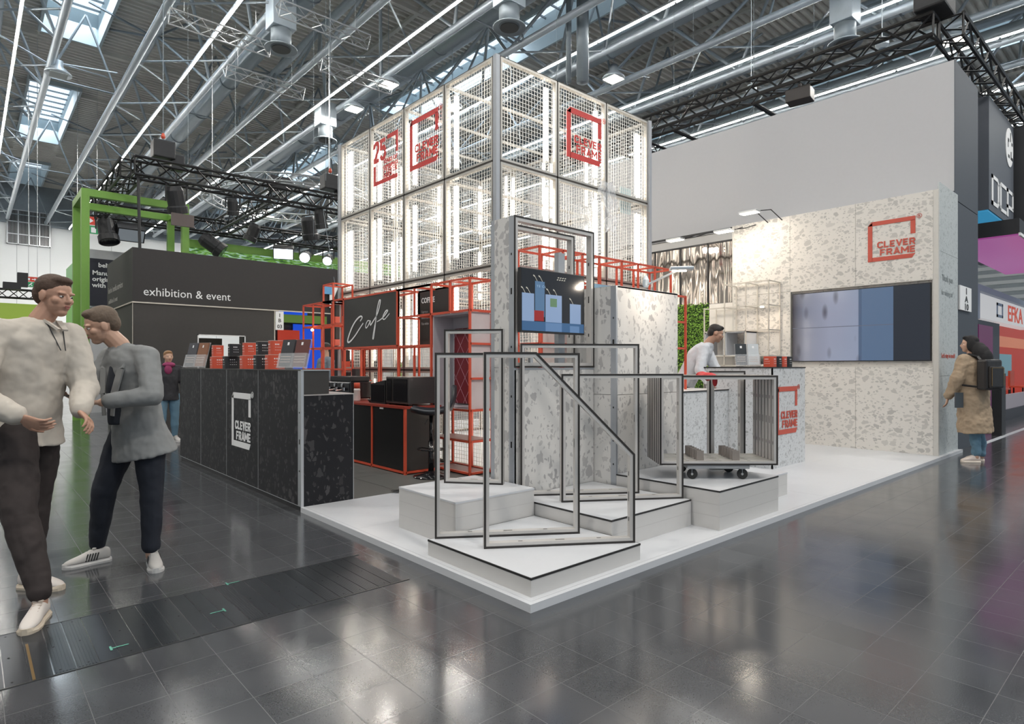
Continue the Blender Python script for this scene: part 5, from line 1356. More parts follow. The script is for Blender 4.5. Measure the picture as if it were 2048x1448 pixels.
def spot(x, y, z, aim, label, lit=False, kind='round', s=1.0):
    t = thing('stage_light', (x, y, z), label, 'stage light', 'black stage lights')
    d = Vector(aim).normalized(); q = d.to_track_quat('Z', 'Y').to_matrix(); c = Vector((x, y, z))
    if kind == 'round':
        MB().lathe([(0.10*s, -0.22*s), (0.13*s, -0.15*s), (0.13*s, 0.08*s), (0.15*s, 0.10*s), (0.15*s, 0.2*s)], c, 16, axis=q).build('housing', BLK, t, smooth=False)
        MB().lathe([(0.01, 0.201*s), (0.135*s, 0.203*s)], c, 16, axis=q).build('lens', emi('spot_on', (0.85, 0.92, 1.0), 12) if lit else BLKG, t)
    else:
        MB().obox(c, 0.42*s, 0.26*s, 0.22*s, q).build('housing', BLK, t, bevel=0.01)
        MB().obox(c+d*0.112*s, 0.38*s, 0.22*s, 0.005, q).build('lens', emi('panel_on', (0.8, 0.9, 1.0), 9) if lit else emi('panel_edge', (0.4, 0.45, 0.5), 0.6), t)
    b = MB()
    e = d.cross(Vector((0, 0, 1))); e = e.normalized() if e.length > 0.01 else Vector((1, 0, 0))
    for sg in (-1, 1): b.beam(c+e*(0.17*s*sg), c+e*(0.17*s*sg)+Vector((0, 0, 0.26*s)), 0.012, 0.035, up=e)
    b.beam(c-e*0.17*s+Vector((0, 0, 0.26*s)), c+e*0.17*s+Vector((0, 0, 0.26*s)), 0.012, 0.035)
    b.tube(c+Vector((0, 0, 0.26*s)), c+Vector((0, 0, 0.42*s)), 0.02, 6)
    b.build('yoke', BLK, t)
spot(0.66, 17.5, 4.98, (0.1, -0.3, -0.9), 'black spotlight hanging at the left corner of the black truss, pointing down', s=1.7)
spot(1.20, 17.5, 5.02, (0.0, -0.6, -0.5), 'flat black floodlight right of the corner spotlight', kind='flat', s=1.6)
spot(1.25, 12.7, 4.95, (0.2, 0.2, -0.9), 'large black moving head light under the near black truss', s=1.4)
spot(3.35, 17.5, 4.95, (0.75, -0.3, -0.6), 'tilted black spotlight in front of the leafy screen', s=1.7)
spot(5.50, 17.5, 5.00, (-0.3, -0.75, -0.5), 'lit white floodlight left of two above the leafy screen', True, 'flat', 1.5)
spot(6.25, 17.5, 4.95, (-0.5, -0.8, -0.35), 'glaring white spotlight above the leafy screen', True, 'round', 1.2)
spot(7.05, 17.5, 4.95, (-0.5, -0.7, -0.45), 'lit spotlight nearest to the mesh tower under the far truss', True, 'round', 1.1)
spot(2.44, 12.7, 5.0, (0.1, 0.2, -0.9), 'small black spotlight in the middle of the near black truss', s=0.9)
spot(3.67, 15.0, 4.95, (-0.3, 0.2, -0.9), 'black moving head hanging between the two long trusses', s=1.2)
spot(5.30, 15.0, 5.30, (0.2, 0.1, -0.9), 'large black moving head near the mesh tower', s=1.6)
spot(4.6, 12.7, 5.05, (0.2, 0.1, -0.9), 'black spotlight at the right part of the near truss', s=1.1)
tag(MB().box(1.10, 1.55, 12.45, 12.5, 4.35, 4.62).build('colour_frame', mat('brown_gel', (0.10, 0.075, 0.07), 0.5)), 'small brown plate hanging under the moving head light', 'plate')
tag(MB().box(4.9, 5.6, 17.0, 17.1, 6.9, 7.3).build('hanging_box', BLK), 'black box hanging under the silver ring truss', 'box')
# ring truss
t = thing('ring_truss', (4.6, 17.2, 7.0), 'silver circular truss hanging behind the black lighting truss', 'truss')
b = MB(); cx_, cy_, rr = 6.2, 18.6, 2.5; n = 28
for dr, dz in ((0, 0), (0.3, 0), (0.15, 0.28)):
    pts = [(cx_+(rr+dr)*math.cos(2*math.pi*i/n), cy_+(rr+dr)*math.sin(2*math.pi*i/n), 6.9+dz) for i in range(n+1)]
    b.path(pts, 0.028, 6)
for i in range(n*2):
    a0, a1 = math.pi*i/n, math.pi*(i+1)/n
    f = lambda a, dr, dz: (cx_+(rr+dr)*math.cos(a), cy_+(rr+dr)*math.sin(a), 6.9+dz)
    if i % 2: b.tube(f(a0, 0, 0), f(a1, 0.15, 0.28), 0.012, 4); b.tube(f(a0, 0.3, 0), f(a1, 0.15, 0.28), 0.012, 4)
    else: b.tube(f(a0, 0.15, 0.28), f(a1, 0, 0), 0.012, 4); b.tube(f(a0, 0.15, 0.28), f(a1, 0.3, 0), 0.012, 4)
for a_ in (0.6, 2.7, 4.8): b.tube((cx_+rr*math.cos(a_), cy_+rr*math.sin(a_), 7.15), (cx_+rr*math.cos(a_), cy_+rr*math.sin(a_), 15.3), 0.008, 4)
b.build('ring', SILV, t)
# right rig
t = rig('light_rig', [((9.0, 0.35, 6.55), (9.0, 9.6, 6.55)), ((9.2, 0.22, 6.55), (17.5, 0.22, 6.55)), ((11.4, 0.4, 6.5), (11.4, 9.6, 6.5)), ((9.2, 6.6, 6.5), (15.5, 6.6, 6.5))], 0.34, 'black square lighting truss hanging above the pale grey wall at right')
for (x0, x1, y) in ((9.2, 11.2, 3.4), (9.2, 11.2, 5.2)):
    b = MB().tube((x0, y, 6.4), (x1, y, 6.4), 0.045, 8); b.build('cross_pipe', TRUSSB, t)
for (x, y, lab) in ((9.1, 0.3, 'at the corner of the right rig'), ):
    h = thing('chain_hoist', (x, y, 6.8), 'black chain hoist %s' % lab, 'hoist', 'chain hoists')
    MB().box(x-0.35, x+0.28, y-0.12, y+0.3, 6.78, 7.15).build('body', BLK, h, bevel=0.03); MB().tube((x, y, 7.1), (x, y, 12.3), 0.008, 6).build('chain', STEELD, h)
tag(MB().obox((9.05, 2.45, 6.18), 0.30, 0.42, 0.22, R(8)).box(9.02, 9.08, 2.42, 2.48, 6.25, 6.40).build('projector', mat('dark_brown_box', (0.02, 0.014, 0.012), 0.35), None, bevel=0.01), 'dark box-shaped light clamped under the right truss above the pale wall', 'stage light')
for (y, lab) in ((1.5, 'nearest the wall corner'), (4.0, 'further left')):
    b = MB(); c = Vector((10.3, y, 7.2))
    tag(MB().ell(c, 0.12, 0.12, 0.12, 8, 5).tube(c, c+Vector((0, 0, 5)), 0.007, 4).build('rigging_knot', STEEL), 'coiled silver steel bracket hanging above the pale grey wall, %s' % lab, 'bracket', 'coiled brackets')

# ------------------------------------------------------------------ pale wall and stands at right
t = thing('pale_grey_wall', (8.95, 4.5, 0), 'huge plain pale grey wall rising behind the terrazzo wall', 'wall')
MB().box(8.90, 9.1, 0.10, 9.4, 3.935, 5.914).build('upper_panel', GREYW, t)
MB().box(8.92, 9.1, 0.10, 9.4, 0, 3.925).build('lower_panel', WHITE2, t)
t = thing('slate_wall', (9.7, 0.6, 0), 'dark slate end wall beside the terrazzo wall carrying the number sign', 'wall')
MB().box(8.905, 10.38, 0.094, 0.40, 0, 3.80).box(8.905, 10.38, 0.094, 0.40, 3.812, 5.914).build('panel', NAVYW, t)
MB().box(10.38, 11.5, 0.6, 1.2, 3.5, 6.0).build('black_return', BLK, t)
t = thing('stand_number_sign', (9.42, 0.07, 2.15), 'white stand number sign 1 A 10 on the slate wall', 'sign')
MB().box(9.09, 9.80, 0.066, 0.088, 2.155, 2.565 if False else 2.53).build('plate', LETW, t)
b = MB()
for s_, z in (('1', 2.415), ('A', 2.29), ('10', 2.17)): q = text_mb(s_, 0.135, on_y(9.47, 0.066, z), 0.003, bold=0.004, align='CENTER', sx=2.0); b.add(q.v, q.f)
b.build('lettering', LETK, t)
t = thing('hanging_sign', (12.9, 1, 4.14), 'dark grey hanging sign box with three large white letters and a white round emblem', 'sign')
MB().box(11.785, 14.05, 0.20, 1.6, 4.17, 6.26).build('box', mat('sign_grey', (0.085, 0.095, 0.115), 0.5), t)
MB().box(11.80, 14.03, 0.22, 3.0, 4.14, 4.17).build('cyan_lit_underside', emi('cyan_underside_glow', (0.07, 0.42, 0.75), 0.95), t)  # emission stands in for the cyan light on the slab's underside
b = MB(); P_ = on_y(11.98, 0.20, 4.30); th = 0.07
def seg(u0, v0, u1, v1):
    vs = [P_(u, v, w_) for w_ in (0, 0.01) for u, v in ((u0, v0), (u1, v0), (u1, v1), (u0, v1))]
    b.add(vs, [(0,1,2,3), (7,6,5,4), (0,4,5,1), (1,5,6,2), (2,6,7,3), (3,7,4,0)])
def obl(p, q, w_=th):
    d = (Vector(q)-Vector(p)).normalized(); n_ = Vector((-d.y, d.x))*w_/2; pts = [Vector(p)-n_, Vector(q)-n_, Vector(q)+n_, Vector(p)+n_]
    vs = [P_(k.x, k.y, w2) for w2 in (0, 0.01) for k in pts]; b.add(vs, [(0,1,2,3), (7,6,5,4), (0,4,5,1), (1,5,6,2), (2,6,7,3), (3,7,4,0)])
H_ = 0.56
seg(0, 0, th*1.6, H_); seg(0, 0, 0.50, th); seg(0, H_-th, 0.50, H_); seg(0.62-th*1.4, 0.10, 0.62, H_-0.10); obl((0.49, th/2), (0.60, 0.11)); obl((0.49, H_-th/2), (0.60, H_-0.11))
seg(0.72, 0.08, 0.72+th*1.6, H_-0.08); seg(0.80, 0, 1.30, th); seg(0.80, H_-th, 1.30, H_); obl((0.75, 0.09), (0.83, th/2)); obl((0.75, H_-0.09), (0.83, H_-th/2))
seg(1.38, 0, 1.38+th*1.6, H_); seg(1.38, H_-th, 1.98, H_); seg(1.38, 0.17, 1.98, 0.17+th); seg(1.90, 0.2, 2.0, H_)
b.build('lettering', LETW, t)
b = MB(); n = 28; vs = [P_(1.60+0.36*math.cos(2*math.pi*i/n), 1.42+0.39*math.sin(2*math.pi*i/n), 0.0) for i in range(n)]
vs += [P_(1.60+0.36*math.cos(2*math.pi*i/n), 1.42+0.39*math.sin(2*math.pi*i/n), 0.01) for i in range(n)]
b.add(vs, [tuple(range(n)), tuple(range(2*n-1, n-1, -1))]+[(i, (i+1) % n, (i+1) % n+n, i+n) for i in range(n)]); b.build('round_emblem', LETW, t)
b = MB()
for u, v, sx_, sy_ in ((1.42, 1.52, .12, .06), (1.42, 1.40, .05, .14), (1.66, 1.56, .06, .18), (1.78, 1.50, .10, .06), (1.45, 1.20, .14, .06), (1.70, 1.20, .06, .16), (1.78, 1.20, .12, .06)):
    vs = [P_(u+a*sx_, v+c_*sy_, w2) for w2 in (0.011, 0.014) for a, c_ in ((0, 0), (1, 0), (1, 1), (0, 1))]; b.add(vs, [(0,1,2,3), (7,6,5,4), (0,4,5,1), (1,5,6,2), (2,6,7,3), (3,7,4,0)])
b.build('emblem_mark', BLK, t)
t = thing('magenta_canopy', (13.5, 1, 3.6), 'hanging canopy with magenta underside below the dark hanging sign', 'canopy')
MB().box(11.62, 17.5, -0.26, 0.9, 3.63, 3.9).box(14.2, 17.5, 0.0, 1.4, 3.9, 6.3).build('box', mat('black_canopy', (0.015, 0.016, 0.02), 0.5), t)
MB().box(11.64, 17.4, -0.24, 0.88, 3.6, 3.63).build('magenta_underside', emi('magenta_panel', (0.48, 0.10, 0.38), 0.95), t)
MB().box(11.6, 17.5, -0.28, -0.25, 3.59, 3.64).build('white_edge', LETW, t)
t = thing('letter_sign', (15, 0.6, 2.3), 'long white lit sign with red letters at the right edge', 'sign')
MB().box(13.19, 19.5, 0.62, 0.9, 2.28, 2.79).build('panel', emi('lit_white_sign', (0.85, 0.85, 0.86), 0.85), t)
MB().box(13.0, 13.2, 0.6, 1.2, 2.25, 2.95).box(13.0, 19.5, 0.64, 2.5, 2.85, 2.98).build('canopy_edge', mat('blue_grey', (0.30, 0.34, 0.42), 0.5), t)
b = text_mb('EFKA', 0.52, on_y(16.05, 0.62, 2.36), 0.01, bold=0.008, sx=1.55); b.build('lettering', emi('sign_red2', (0.75, 0.08, 0.03), 0.9), t)
b = MB(); P2 = on_y(14.85, 0.62, 2.38)
for u0, v0, u1, v1 in ((0, 0, .09, .32), (.55, 0, .64, .32), (0, 0, .64, .06), (0, .26, .64, .32)):
    vs = [P2(u, v, w2) for w2 in (0, 0.01) for u, v in ((u0, v0), (u1, v0), (u1, v1), (u0, v1))]; b.add(vs, [(0,1,2,3), (7,6,5,4), (0,4,5,1), (1,5,6,2), (2,6,7,3), (3,7,4,0)])
b.build('square_emblem', mat('grey_blue_b', (0.25, 0.32, 0.42), 0.5), t)
t = thing('red_booth', (19, 1.4, 0), 'red lit booth under the lit letter sign at the right edge', 'stand')
MB().box(15.5, 28, 1.30, 1.40, 0.25, 2.45).build('back_wall', emi('red_wall', (0.60, 0.05, 0.025), 0.85), t)
MB().box(15.5, 28, 1.28, 1.30, 1.82, 2.12).build('light_band', emi('orange_band', (0.90, 0.30, 0.16), 0.8), t)
MB().box(12.6, 15.4, 0.66, 0.8, 0, 2.25).build('dark_wall', NAVYW, t)
MB().box(13.3, 14.6, 0.64, 0.66, 0.05, 2.15).build('magenta_panel', emi('dim_magenta', (0.14, 0.012, 0.09), 0.9), t)
MB().box(18.2, 20.6, 1.26, 1.28, 1.0, 1.62).build('screen', emi('teal_screen', (0.22, 0.42, 0.50), 0.8), t)
MB().box(15.4, 28, 0.66, 1.30, 0, 0.25).build('booth_floor', mat('booth_plinth', (0.03, 0.03, 0.04), 0.4), t)
MB().box(15.6, 28, 0.7, 0.76, 0.25, 0.60).build('low_rail', mat('light_floor', (0.45, 0.40, 0.44), 0.4), t)
for i, x in enumerate((17.6, 20.0)):
    c = thing('booth_chair', (x, 1.05, 0.25), 'red-backed chair in the red booth, %s one' % ('left', 'right')[i], 'chair', 'chairs in the red booth')
    MB().box(x-0.30, x+0.30, 1.15, 1.20, 0.72, 1.15).build('backrest', RED, c); MB().box(x-0.30, x+0.30, 0.86, 1.18, 0.68, 0.72).build('seat', RED, c)
    for dx in (-0.26, 0.26):
        for dy in (0.88, 1.16): MB().tube((x+dx, dy, 0.25), (x+dx, dy, 0.69), 0.02, 6).build('leg', BLK, c)
for i, (x, y) in enumerate(((12.8, 0.2),)):
    tag(MB().box(12.0, 12.35, 0.05, 0.2, 0.0, 1.15).build('dark_pedestal', BLK), 'slim black pedestal on the aisle behind the woman', 'pedestal')

tag(MB().box(10.4, 30, -0.02, 0.06, 0, 0.004).build('floor_strip', mat('pale_strip', (0.45, 0.47, 0.5), 0.5)), 'pale strip on the dark floor running away at the right', 'floor strip')
# ------------------------------------------------------------------ people
def cloth_mat(name, col, var=0.14, scale=7, rough=0.85, bump=0.35):
    return mat(name, col, rough, var=var, scale=scale, bump=bump)
SKIN = mat('skin', (0.46, 0.26, 0.18), 0.5, var=0.08, scale=20)
SKIN2 = mat('skin_light', (0.52, 0.32, 0.23), 0.5, var=0.08, scale=20)
LIP = mat('lips', (0.36, 0.13, 0.11), 0.5)
EYEW = mat('eye_white', (0.7, 0.68, 0.66), 0.3); EYED = mat('eye_dark', (0.02, 0.015, 0.012), 0.2)
def remesh(o, vox, smooth=4):
    r = o.modifiers.new('union', 'REMESH'); r.mode = 'VOXEL'; r.voxel_size = vox; r.use_smooth_shade = True
    s = o.modifiers.new('soften', 'SMOOTH'); s.iterations = smooth; s.factor = 0.5
def limb(mb, pts, rad, n=12):
    for (p, r) in zip(pts, rad): mb.ell(p, r, r, r, n, 7)
    for i in range(len(pts)-1): mb.tube(pts[i], pts[i+1], rad[i], n, r2=rad[i+1])
FOLD = bpy.data.textures.new('cloth_folds', 'CLOUDS'); FOLD.noise_scale = 0.10; FOLD.noise_depth = 2
def folds(o, st):
    d = o.modifiers.new('folds', 'DISPLACE'); d.texture = FOLD; d.strength = st; d.mid_level = 0.5; d.texture_coords = 'LOCAL'
class Fig:
    """local axes: r = the figure's right, f = forward, u = up"""
    def __init__(s, x, y, z, ang, sc=1.0):
        s.o = Vector((x, y, z)); s.f = Vector((math.cos(ang), math.sin(ang), 0)); s.r = Vector((math.sin(ang), -math.cos(ang), 0)); s.sc = sc
    def P(s, r, f, u): return s.o + (s.r*r + s.f*f + Vector((0, 0, u)))*s.sc
def basis(fwd, up):
    up = Vector(up).normalized(); fwd = Vector(fwd); fwd = (fwd - up*fwd.dot(up)).normalized(); rt = fwd.cross(up)
    return Matrix((rt, fwd, up)).transposed()      # columns right, forward, up
def head(mb, c, M, k):
    """c: head centre, M columns (right, forward, up), k: scale (1 = 0.235 m tall)"""
    T = lambda r, f, u: Vector(c) + M @ Vector((r*k, f*k, u*k))
    mb.ell(T(0, -0.012, 0.028), 0.076*k, 0.094*k, 0.090*k, 18, 12, rot=M)
    mb.ell(T(0, 0.022, -0.030), 0.062*k, 0.068*k, 0.076*k, 16, 10, rot=M)
    mb.ell(T(0, 0.048, -0.085), 0.034*k, 0.034*k, 0.026*k, 12, 8, rot=M)      # chin
    for s in (-1, 1):
        mb.ell(T(0.040*s, 0.052, -0.020), 0.026*k, 0.026*k, 0.024*k, 10, 7, rot=M)   # cheek
        mb.ell(T(0.030*s, 0.074, 0.024), 0.026*k, 0.014*k, 0.009*k, 10, 6, rot=M)    # brow
        mb.ell(T(0.077*s, -0.006, -0.004), 0.009*k, 0.020*k, 0.032*k, 10, 8, rot=M)  # ear
    limb(mb, [T(0, 0.082, 0.012), T(0, 0.098, -0.020)], [0.008*k, 0.013*k], 8)       # nose
    mb.ell(T(-0.010, 0.090, -0.024), 0.010*k, 0.010*k, 0.008*k, 8, 6, rot=M); mb.ell(T(0.010, 0.090, -0.024), 0.010*k, 0.010*k, 0.008*k, 8, 6, rot=M)
    mb.ell(T(0, 0.080, -0.050), 0.024*k, 0.012*k, 0.010*k, 10, 6, rot=M)             # mouth mound
    return T
def face_bits(T, M, k, parent):
    b = MB()
    for s in (-1, 1): b.ell(T(0.030*s, 0.073, 0.004), 0.012*k, 0.009*k, 0.0055*k, 10, 7, rot=M)
    b.build('eye', EYEW, parent, smooth=True)
    b = MB()
    for s in (-1, 1): b.ell(T(0.030*s, 0.0815, 0.004), 0.0055*k, 0.003*k, 0.0055*k, 8, 6, rot=M)
    b.build('pupil', EYED, parent, smooth=True)
    MB().ell(T(0, 0.092, -0.048), 0.021*k, 0.005*k, 0.004*k, 10, 6, rot=M).ell(T(0, 0.090, -0.057), 0.017*k, 0.005*k, 0.005*k, 10, 6, rot=M).build('lips', LIP, parent, smooth=True)
def hand(mb, wrist, d, palm_n, side, curl=0.5, k=1.0):
    """d: finger direction, palm_n: palm normal (fingers curl towards it), side: +1/-1 which side the thumb leaves"""
    d = Vector(d).normalized(); pn = Vector(palm_n); pn = (pn-d*pn.dot(d)).normalized(); s = d.cross(pn)*side
    W_ = Vector(wrist); M = Matrix((s, pn, d)).transposed()
    mb.rings([(W_, 0.024*k, 0.017*k, M), (W_+d*0.035*k, 0.037*k, 0.015*k, M), (W_+d*0.085*k, 0.041*k, 0.014*k, M), (W_+d*0.098*k, 0.038*k, 0.010*k, M)], 12)
    for i, (off, L) in enumerate(((0.032, 0.072), (0.0105, 0.080), (-0.0105, 0.075), (-0.031, 0.058))):
        p = W_ + d*0.088*k + s*off*k; a = curl*0.5; pts = [p]; dd = d
        for seg_, c_ in ((0.42, 0.55), (0.33, 1.0), (0.25, 0.8)):
            dd = (dd*math.cos(curl*c_*1.1) + pn*math.sin(curl*c_*1.1)).normalized()
            pn2 = (pn*math.cos(curl*c_) - d*math.sin(curl*c_)).normalized()
            pts.append(pts[-1] + dd*L*seg_*k)
        limb(mb, pts, [0.0088*k, 0.0080*k, 0.0074*k, 0.0064*k], 8)
    p = W_ + d*0.030*k + s*0.030*k
    t1 = p + (d*0.6+s*0.75+pn*0.25).normalized()*0.036*k; t2 = t1 + (d*0.9+s*0.25+pn*0.35).normalized()*0.030*k; t3 = t2 + (d*0.95+pn*0.3).normalized()*0.022*k
    limb(mb, [W_+d*0.02*k+s*0.012*k, p, t1, t2, t3], [0.015*k, 0.0145*k, 0.011*k, 0.0098*k, 0.0082*k], 8)
def shoe(fig_or_none, heel, toe, mats, parent, k=1.0, stripes=False, lift=0.0):
    """heel, toe: ground points; sole and upper with laces"""
    h = Vector(heel); t = Vector(toe); d = (t-h); L = d.length; d.normalize(); sd = d.cross(Vector((0, 0, 1))); up = sd.cross(d)
    def sec(f, w, z0, z1, zc=0): return [h+d*(L*f)+sd*(w*cx)+up*z for cx, z in ((-1, z0), (1, z0), (1.04, (z0+z1)/2), (0.80, z1), (0.0, z1+zc), (-0.80, z1), (-1.04, (z0+z1)/2))]
    def loft(secs):
        b = MB(); n = len(secs[0]); vs = [p for s_ in secs for p in s_]; fs = []
        for i in range(len(secs)-1):
            for j in range(n): fs.append((i*n+j, i*n+(j+1) % n, (i+1)*n+(j+1) % n, (i+1)*n+j))
        fs += [tuple(range(n-1, -1, -1)), tuple(range((len(secs)-1)*n, len(secs)*n))]
        b.add(vs, fs); return b
    S_ = [(0.0, 0.022), (0.06, 0.034), (0.25, 0.036), (0.45, 0.036), (0.68, 0.046), (0.86, 0.042), (0.96, 0.026), (1.0, 0.010)]
    sole = loft([sec(f, w*k*1.05, 0.0, 0.026*k+(0.006 if f > 0.9 else 0)) for f, w in S_]).build('sole', mats[1], parent, smooth=False)
    U = [(0.01, 0.024, 0.085, 0), (0.08, 0.031, 0.100, 0), (0.22, 0.033, 0.098, 0.0), (0.38, 0.034, 0.094, 0.006), (0.52, 0.036, 0.080, 0.008), (0.68, 0.042, 0.062, 0.008), (0.85, 0.038, 0.050, 0.006), (0.95, 0.025, 0.040, 0.004), (0.99, 0.008, 0.030, 0)]
    o = loft([sec(f, w*k, 0.020*k, z*k, zc*k) for f, w, z, zc in U]).build('upper', mats[0], parent, smooth=True)
    m = o.modifiers.new('s', 'SUBSURF'); m.levels = 1; m.render_levels = 2
    b = MB()
    for i in range(5):
        f = 0.36+i*0.065; z = (0.104-0.0065*i*1.2)*k
        b.tube(h+d*(L*f)-sd*0.020*k+up*(z-0.006), h+d*(L*(f+0.03))+sd*0.020*k+up*(z-0.008), 0.0032*k, 6)
        b.tube(h+d*(L*f)+sd*0.020*k+up*(z-0.006), h+d*(L*(f+0.03))-sd*0.020*k+up*(z-0.008), 0.0032*k, 6)
    b.ell(h+d*(L*0.36)+up*0.104*k+sd*0.012, 0.014*k, 0.008*k, 0.006*k, 8, 5).ell(h+d*(L*0.36)+up*0.104*k-sd*0.012, 0.014*k, 0.008*k, 0.006*k, 8, 5)
    b.build('laces', mats[2], parent)
    if stripes:
        b = MB()
        for sg in (-1, 1):
            for i in range(5):
                f = 0.34+i*0.055
                b.beam(h+d*(L*f)+sd*(0.0365*k*sg)+up*0.03*k, h+d*(L*(f-0.05))+sd*(0.0345*k*sg)+up*0.078*k, 0.007*k, 0.003, up=sd)
        b.build('stripe', EDGE, parent)
def person(name_label, root_loc, spec, vox=0.0042):
    """spec holds world joint positions"""
    t = thing('person', root_loc, name_label, 'person')
    J = spec; k = J.get('k', 1.0)
    sk = J.get('skin', SKIN); b = MB()
    M = basis(J['face'], J.get('head_up', (0, 0, 1)))
    T = head(b, J['head'], M, k)
    limb(b, [Vector(J['neck'])-UPV*0.03, J['neck'], Vector(J['head'])+M @ Vector((0, -0.02*k, -0.06*k))], [0.066*k, 0.060*k, 0.056*k])
    SM = basis(J['fwd'], Vector(J['neck'])-Vector(J['pelvis']))
    pel, ch, nk = Vector(J['pelvis']), Vector(J['chest']), Vector(J['neck'])
    tor = lambda e: [(pel+SM @ Vector((0, 0, -0.08)), 0.125*k+e, 0.090*k+e, SM), (pel, 0.158*k+e, 0.108*k+e, SM), (pel.lerp(ch, 0.45), 0.138*k+e*1.1, 0.095*k+e*1.2, SM), (ch, 0.165*k+e, 0.112*k+e, SM), (ch.lerp(nk, 0.55), 0.165*k+e, 0.088*k+e, SM), (ch.lerp(nk, 0.9), 0.075*k+e*0.6, 0.065*k+e*0.6, SM)]
    b.rings(tor(-0.012), 20)
    for s in ('L', 'R'):
        sh, el, wr = J['sh'+s], J['el'+s], J['wr'+s]
        limb(b, [sh, el, wr], [0.046*k, 0.038*k, 0.026*k]); b.ell(Vector(sh).lerp(Vector(el), 0.35), 0.045*k, 0.045*k, 0.045*k)
        if 'hand'+s in J: hand(b, wr, *J['hand'+s], k=k)
        limb(b, [J['hip'+s], J['kn'+s], J['an'+s]], [0.078*k, 0.052*k, 0.036*k])
        limb(b, [J['an'+s], Vector(J['an'+s])+Vector((0, 0, -0.04))], [0.034*k, 0.034*k])
    body = b.build('body', sk, t); remesh(body, vox, 3)
    face_bits(T, M, k, t)
    # trousers
    b = MB(); e = J.get('leg_e', 0.018)
    b.rings([(pel+SM @ Vector((0, 0, -0.10)), 0.135*k+e, 0.105*k+e, SM), (pel, 0.158*k+e, 0.112*k+e, SM), (pel+SM @ Vector((0, 0, 0.09)), 0.142*k+e, 0.104*k+e, SM)], 20)
    for s in ('L', 'R'):
        hp, kn, an = Vector(J['hip'+s]), Vector(J['kn'+s]), Vector(J['an'+s])
        end = an+Vector((0, 0, J.get('hem', 0.03)))
        limb(b, [hp, hp.lerp(kn, 0.4), kn, kn.lerp(end, 0.45), end], [0.090*k+e*0.5, 0.085*k+e*0.6, 0.058*k+e, 0.056*k+e*0.8, 0.048*k+e*0.3])
    o = b.build('trousers', J['trousers'], t); remesh(o, 0.009, 4); folds(o, J.get('fold', 0.022)*0.8)
    # top garment
    e = J.get('top_e', 0.022); b = MB(); R_ = tor(e)
    low = J.get('low', -0.16)
    R_[0] = (pel+SM @ Vector((0, 0, low)), 0.165*k+e+J.get('flare', 0.0), 0.125*k+e+J.get('flare', 0.0), SM)
    b.rings(R_, 24)
    for s in ('L', 'R'):
        sh, el, wr = Vector(J['sh'+s]), Vector(J['el'+s]), Vector(J['wr'+s]); cuff = el.lerp(wr, J.get('cuff', 0.92))
        limb(b, [nk-UPV*0.035*k, nk.lerp(sh, 0.55)-UPV*0.012*k, sh], [0.070*k, 0.060*k, 0.058*k+e*0.6])
        limb(b, [ch.lerp(nk, 0.35), sh, sh.lerp(el, 0.5), el, el.lerp(cuff, 0.5), cuff], [0.09*k, 0.056*k+e*0.6, 0.050*k+e*0.7, 0.044*k+e*0.7, 0.038*k+e*0.6, 0.033*k+e*0.5])
    top = b.build(J.get('top_name', 'shirt'), J['top'], t); remesh(top, 0.009, 4); folds(top, J.get('fold', 0.022))
    return t, T, M
def hair_cap(T, M, k, mtl, parent, back=0.0, vox=0.007, long_=None, name='hair', extra=()):
    b = MB()
    b.ell(T(0, -0.022, 0.050), 0.083*k, 0.096*k, 0.080*k, 16, 10, rot=M)
    b.ell(T(0, -0.060, 0.010-back), 0.076*k, 0.058*k, 0.075*k, 14, 9, rot=M)
    b.ell(T(0, 0.030, 0.094), 0.060*k, 0.052*k, 0.028*k, 12, 8, rot=M)
    if long_:
        for c_, rx, ry, rz in long_: b.ell(T(*c_), rx*k, ry*k, rz*k, 14, 10, rot=M)
    for c_, rx, ry, rz, m_ in extra: b.ell(c_, rx, ry, rz, 14, 10, rot=m_)
    o = b.build(name, mtl, parent); remesh(o, vox, 4)
CR = Vector((0.7458, -0.6662, 0)); CF = Vector((0.6662, 0.7458, 0)); UPV = Vector((0, 0, 1))
def at(px_r, dep, z):     # metres to the right of and in front of the viewpoint
    return Vector((-2.208, -2.325, 0)) + CR*px_r + CF*dep + UPV*z
# man in beige shirt, at the left edge, facing right
m1 = dict(k=1.0, head=at(-2.62, 3.50, 1.695), neck=at(-2.69, 3.48, 1.555), pelvis=at(-2.78, 3.46, 0.97), chest=at(-2.76, 3.47, 1.32), face=(CR*0.95-CF*0.15-UPV*0.25), fwd=(CR*0.9-CF*0.42), head_up=(0.1, -0.08, 1),
    shL=at(-2.64, 3.64, 1.475), elL=at(-2.52, 3.60, 1.17), wrL=at(-2.42, 3.42, 1.04), shR=at(-2.79, 3.29, 1.475), elR=at(-2.78, 3.12, 1.16), wrR=at(-2.53, 3.14, 1.03),
    hipL=at(-2.75, 3.56, 0.93), knL=at(-2.79, 3.57, 0.51), anL=at(-2.82, 3.56, 0.10), hipR=at(-2.80, 3.36, 0.93), knR=at(-2.66, 3.24, 0.52), anR=at(-2.52, 3.09, 0.09),
    trousers=cloth_mat('dark_brown_trousers', (0.030, 0.022, 0.021)), top=cloth_mat('beige_linen', (0.52, 0.47, 0.41)), fold=0.028, leg_e=0.026, top_e=0.045, flare=0.02, low=-0.10, hem=0.045, cuff=0.9)
m1['knR'] = at(-2.60, 3.22, 0.52); m1['anR'] = at(-2.42, 3.13, 0.10); m1['hipR'] = at(-2.74, 3.37, 0.93)
m1['handL'] = ((CR*0.7-UPV*0.45-CF*0.3), (-CF*0.4-UPV*0.6), 1, 0.7); m1['handR'] = ((CR*0.8-UPV*0.35+CF*0.15), (CF*0.5+UPV*0.3), -1, 0.7)
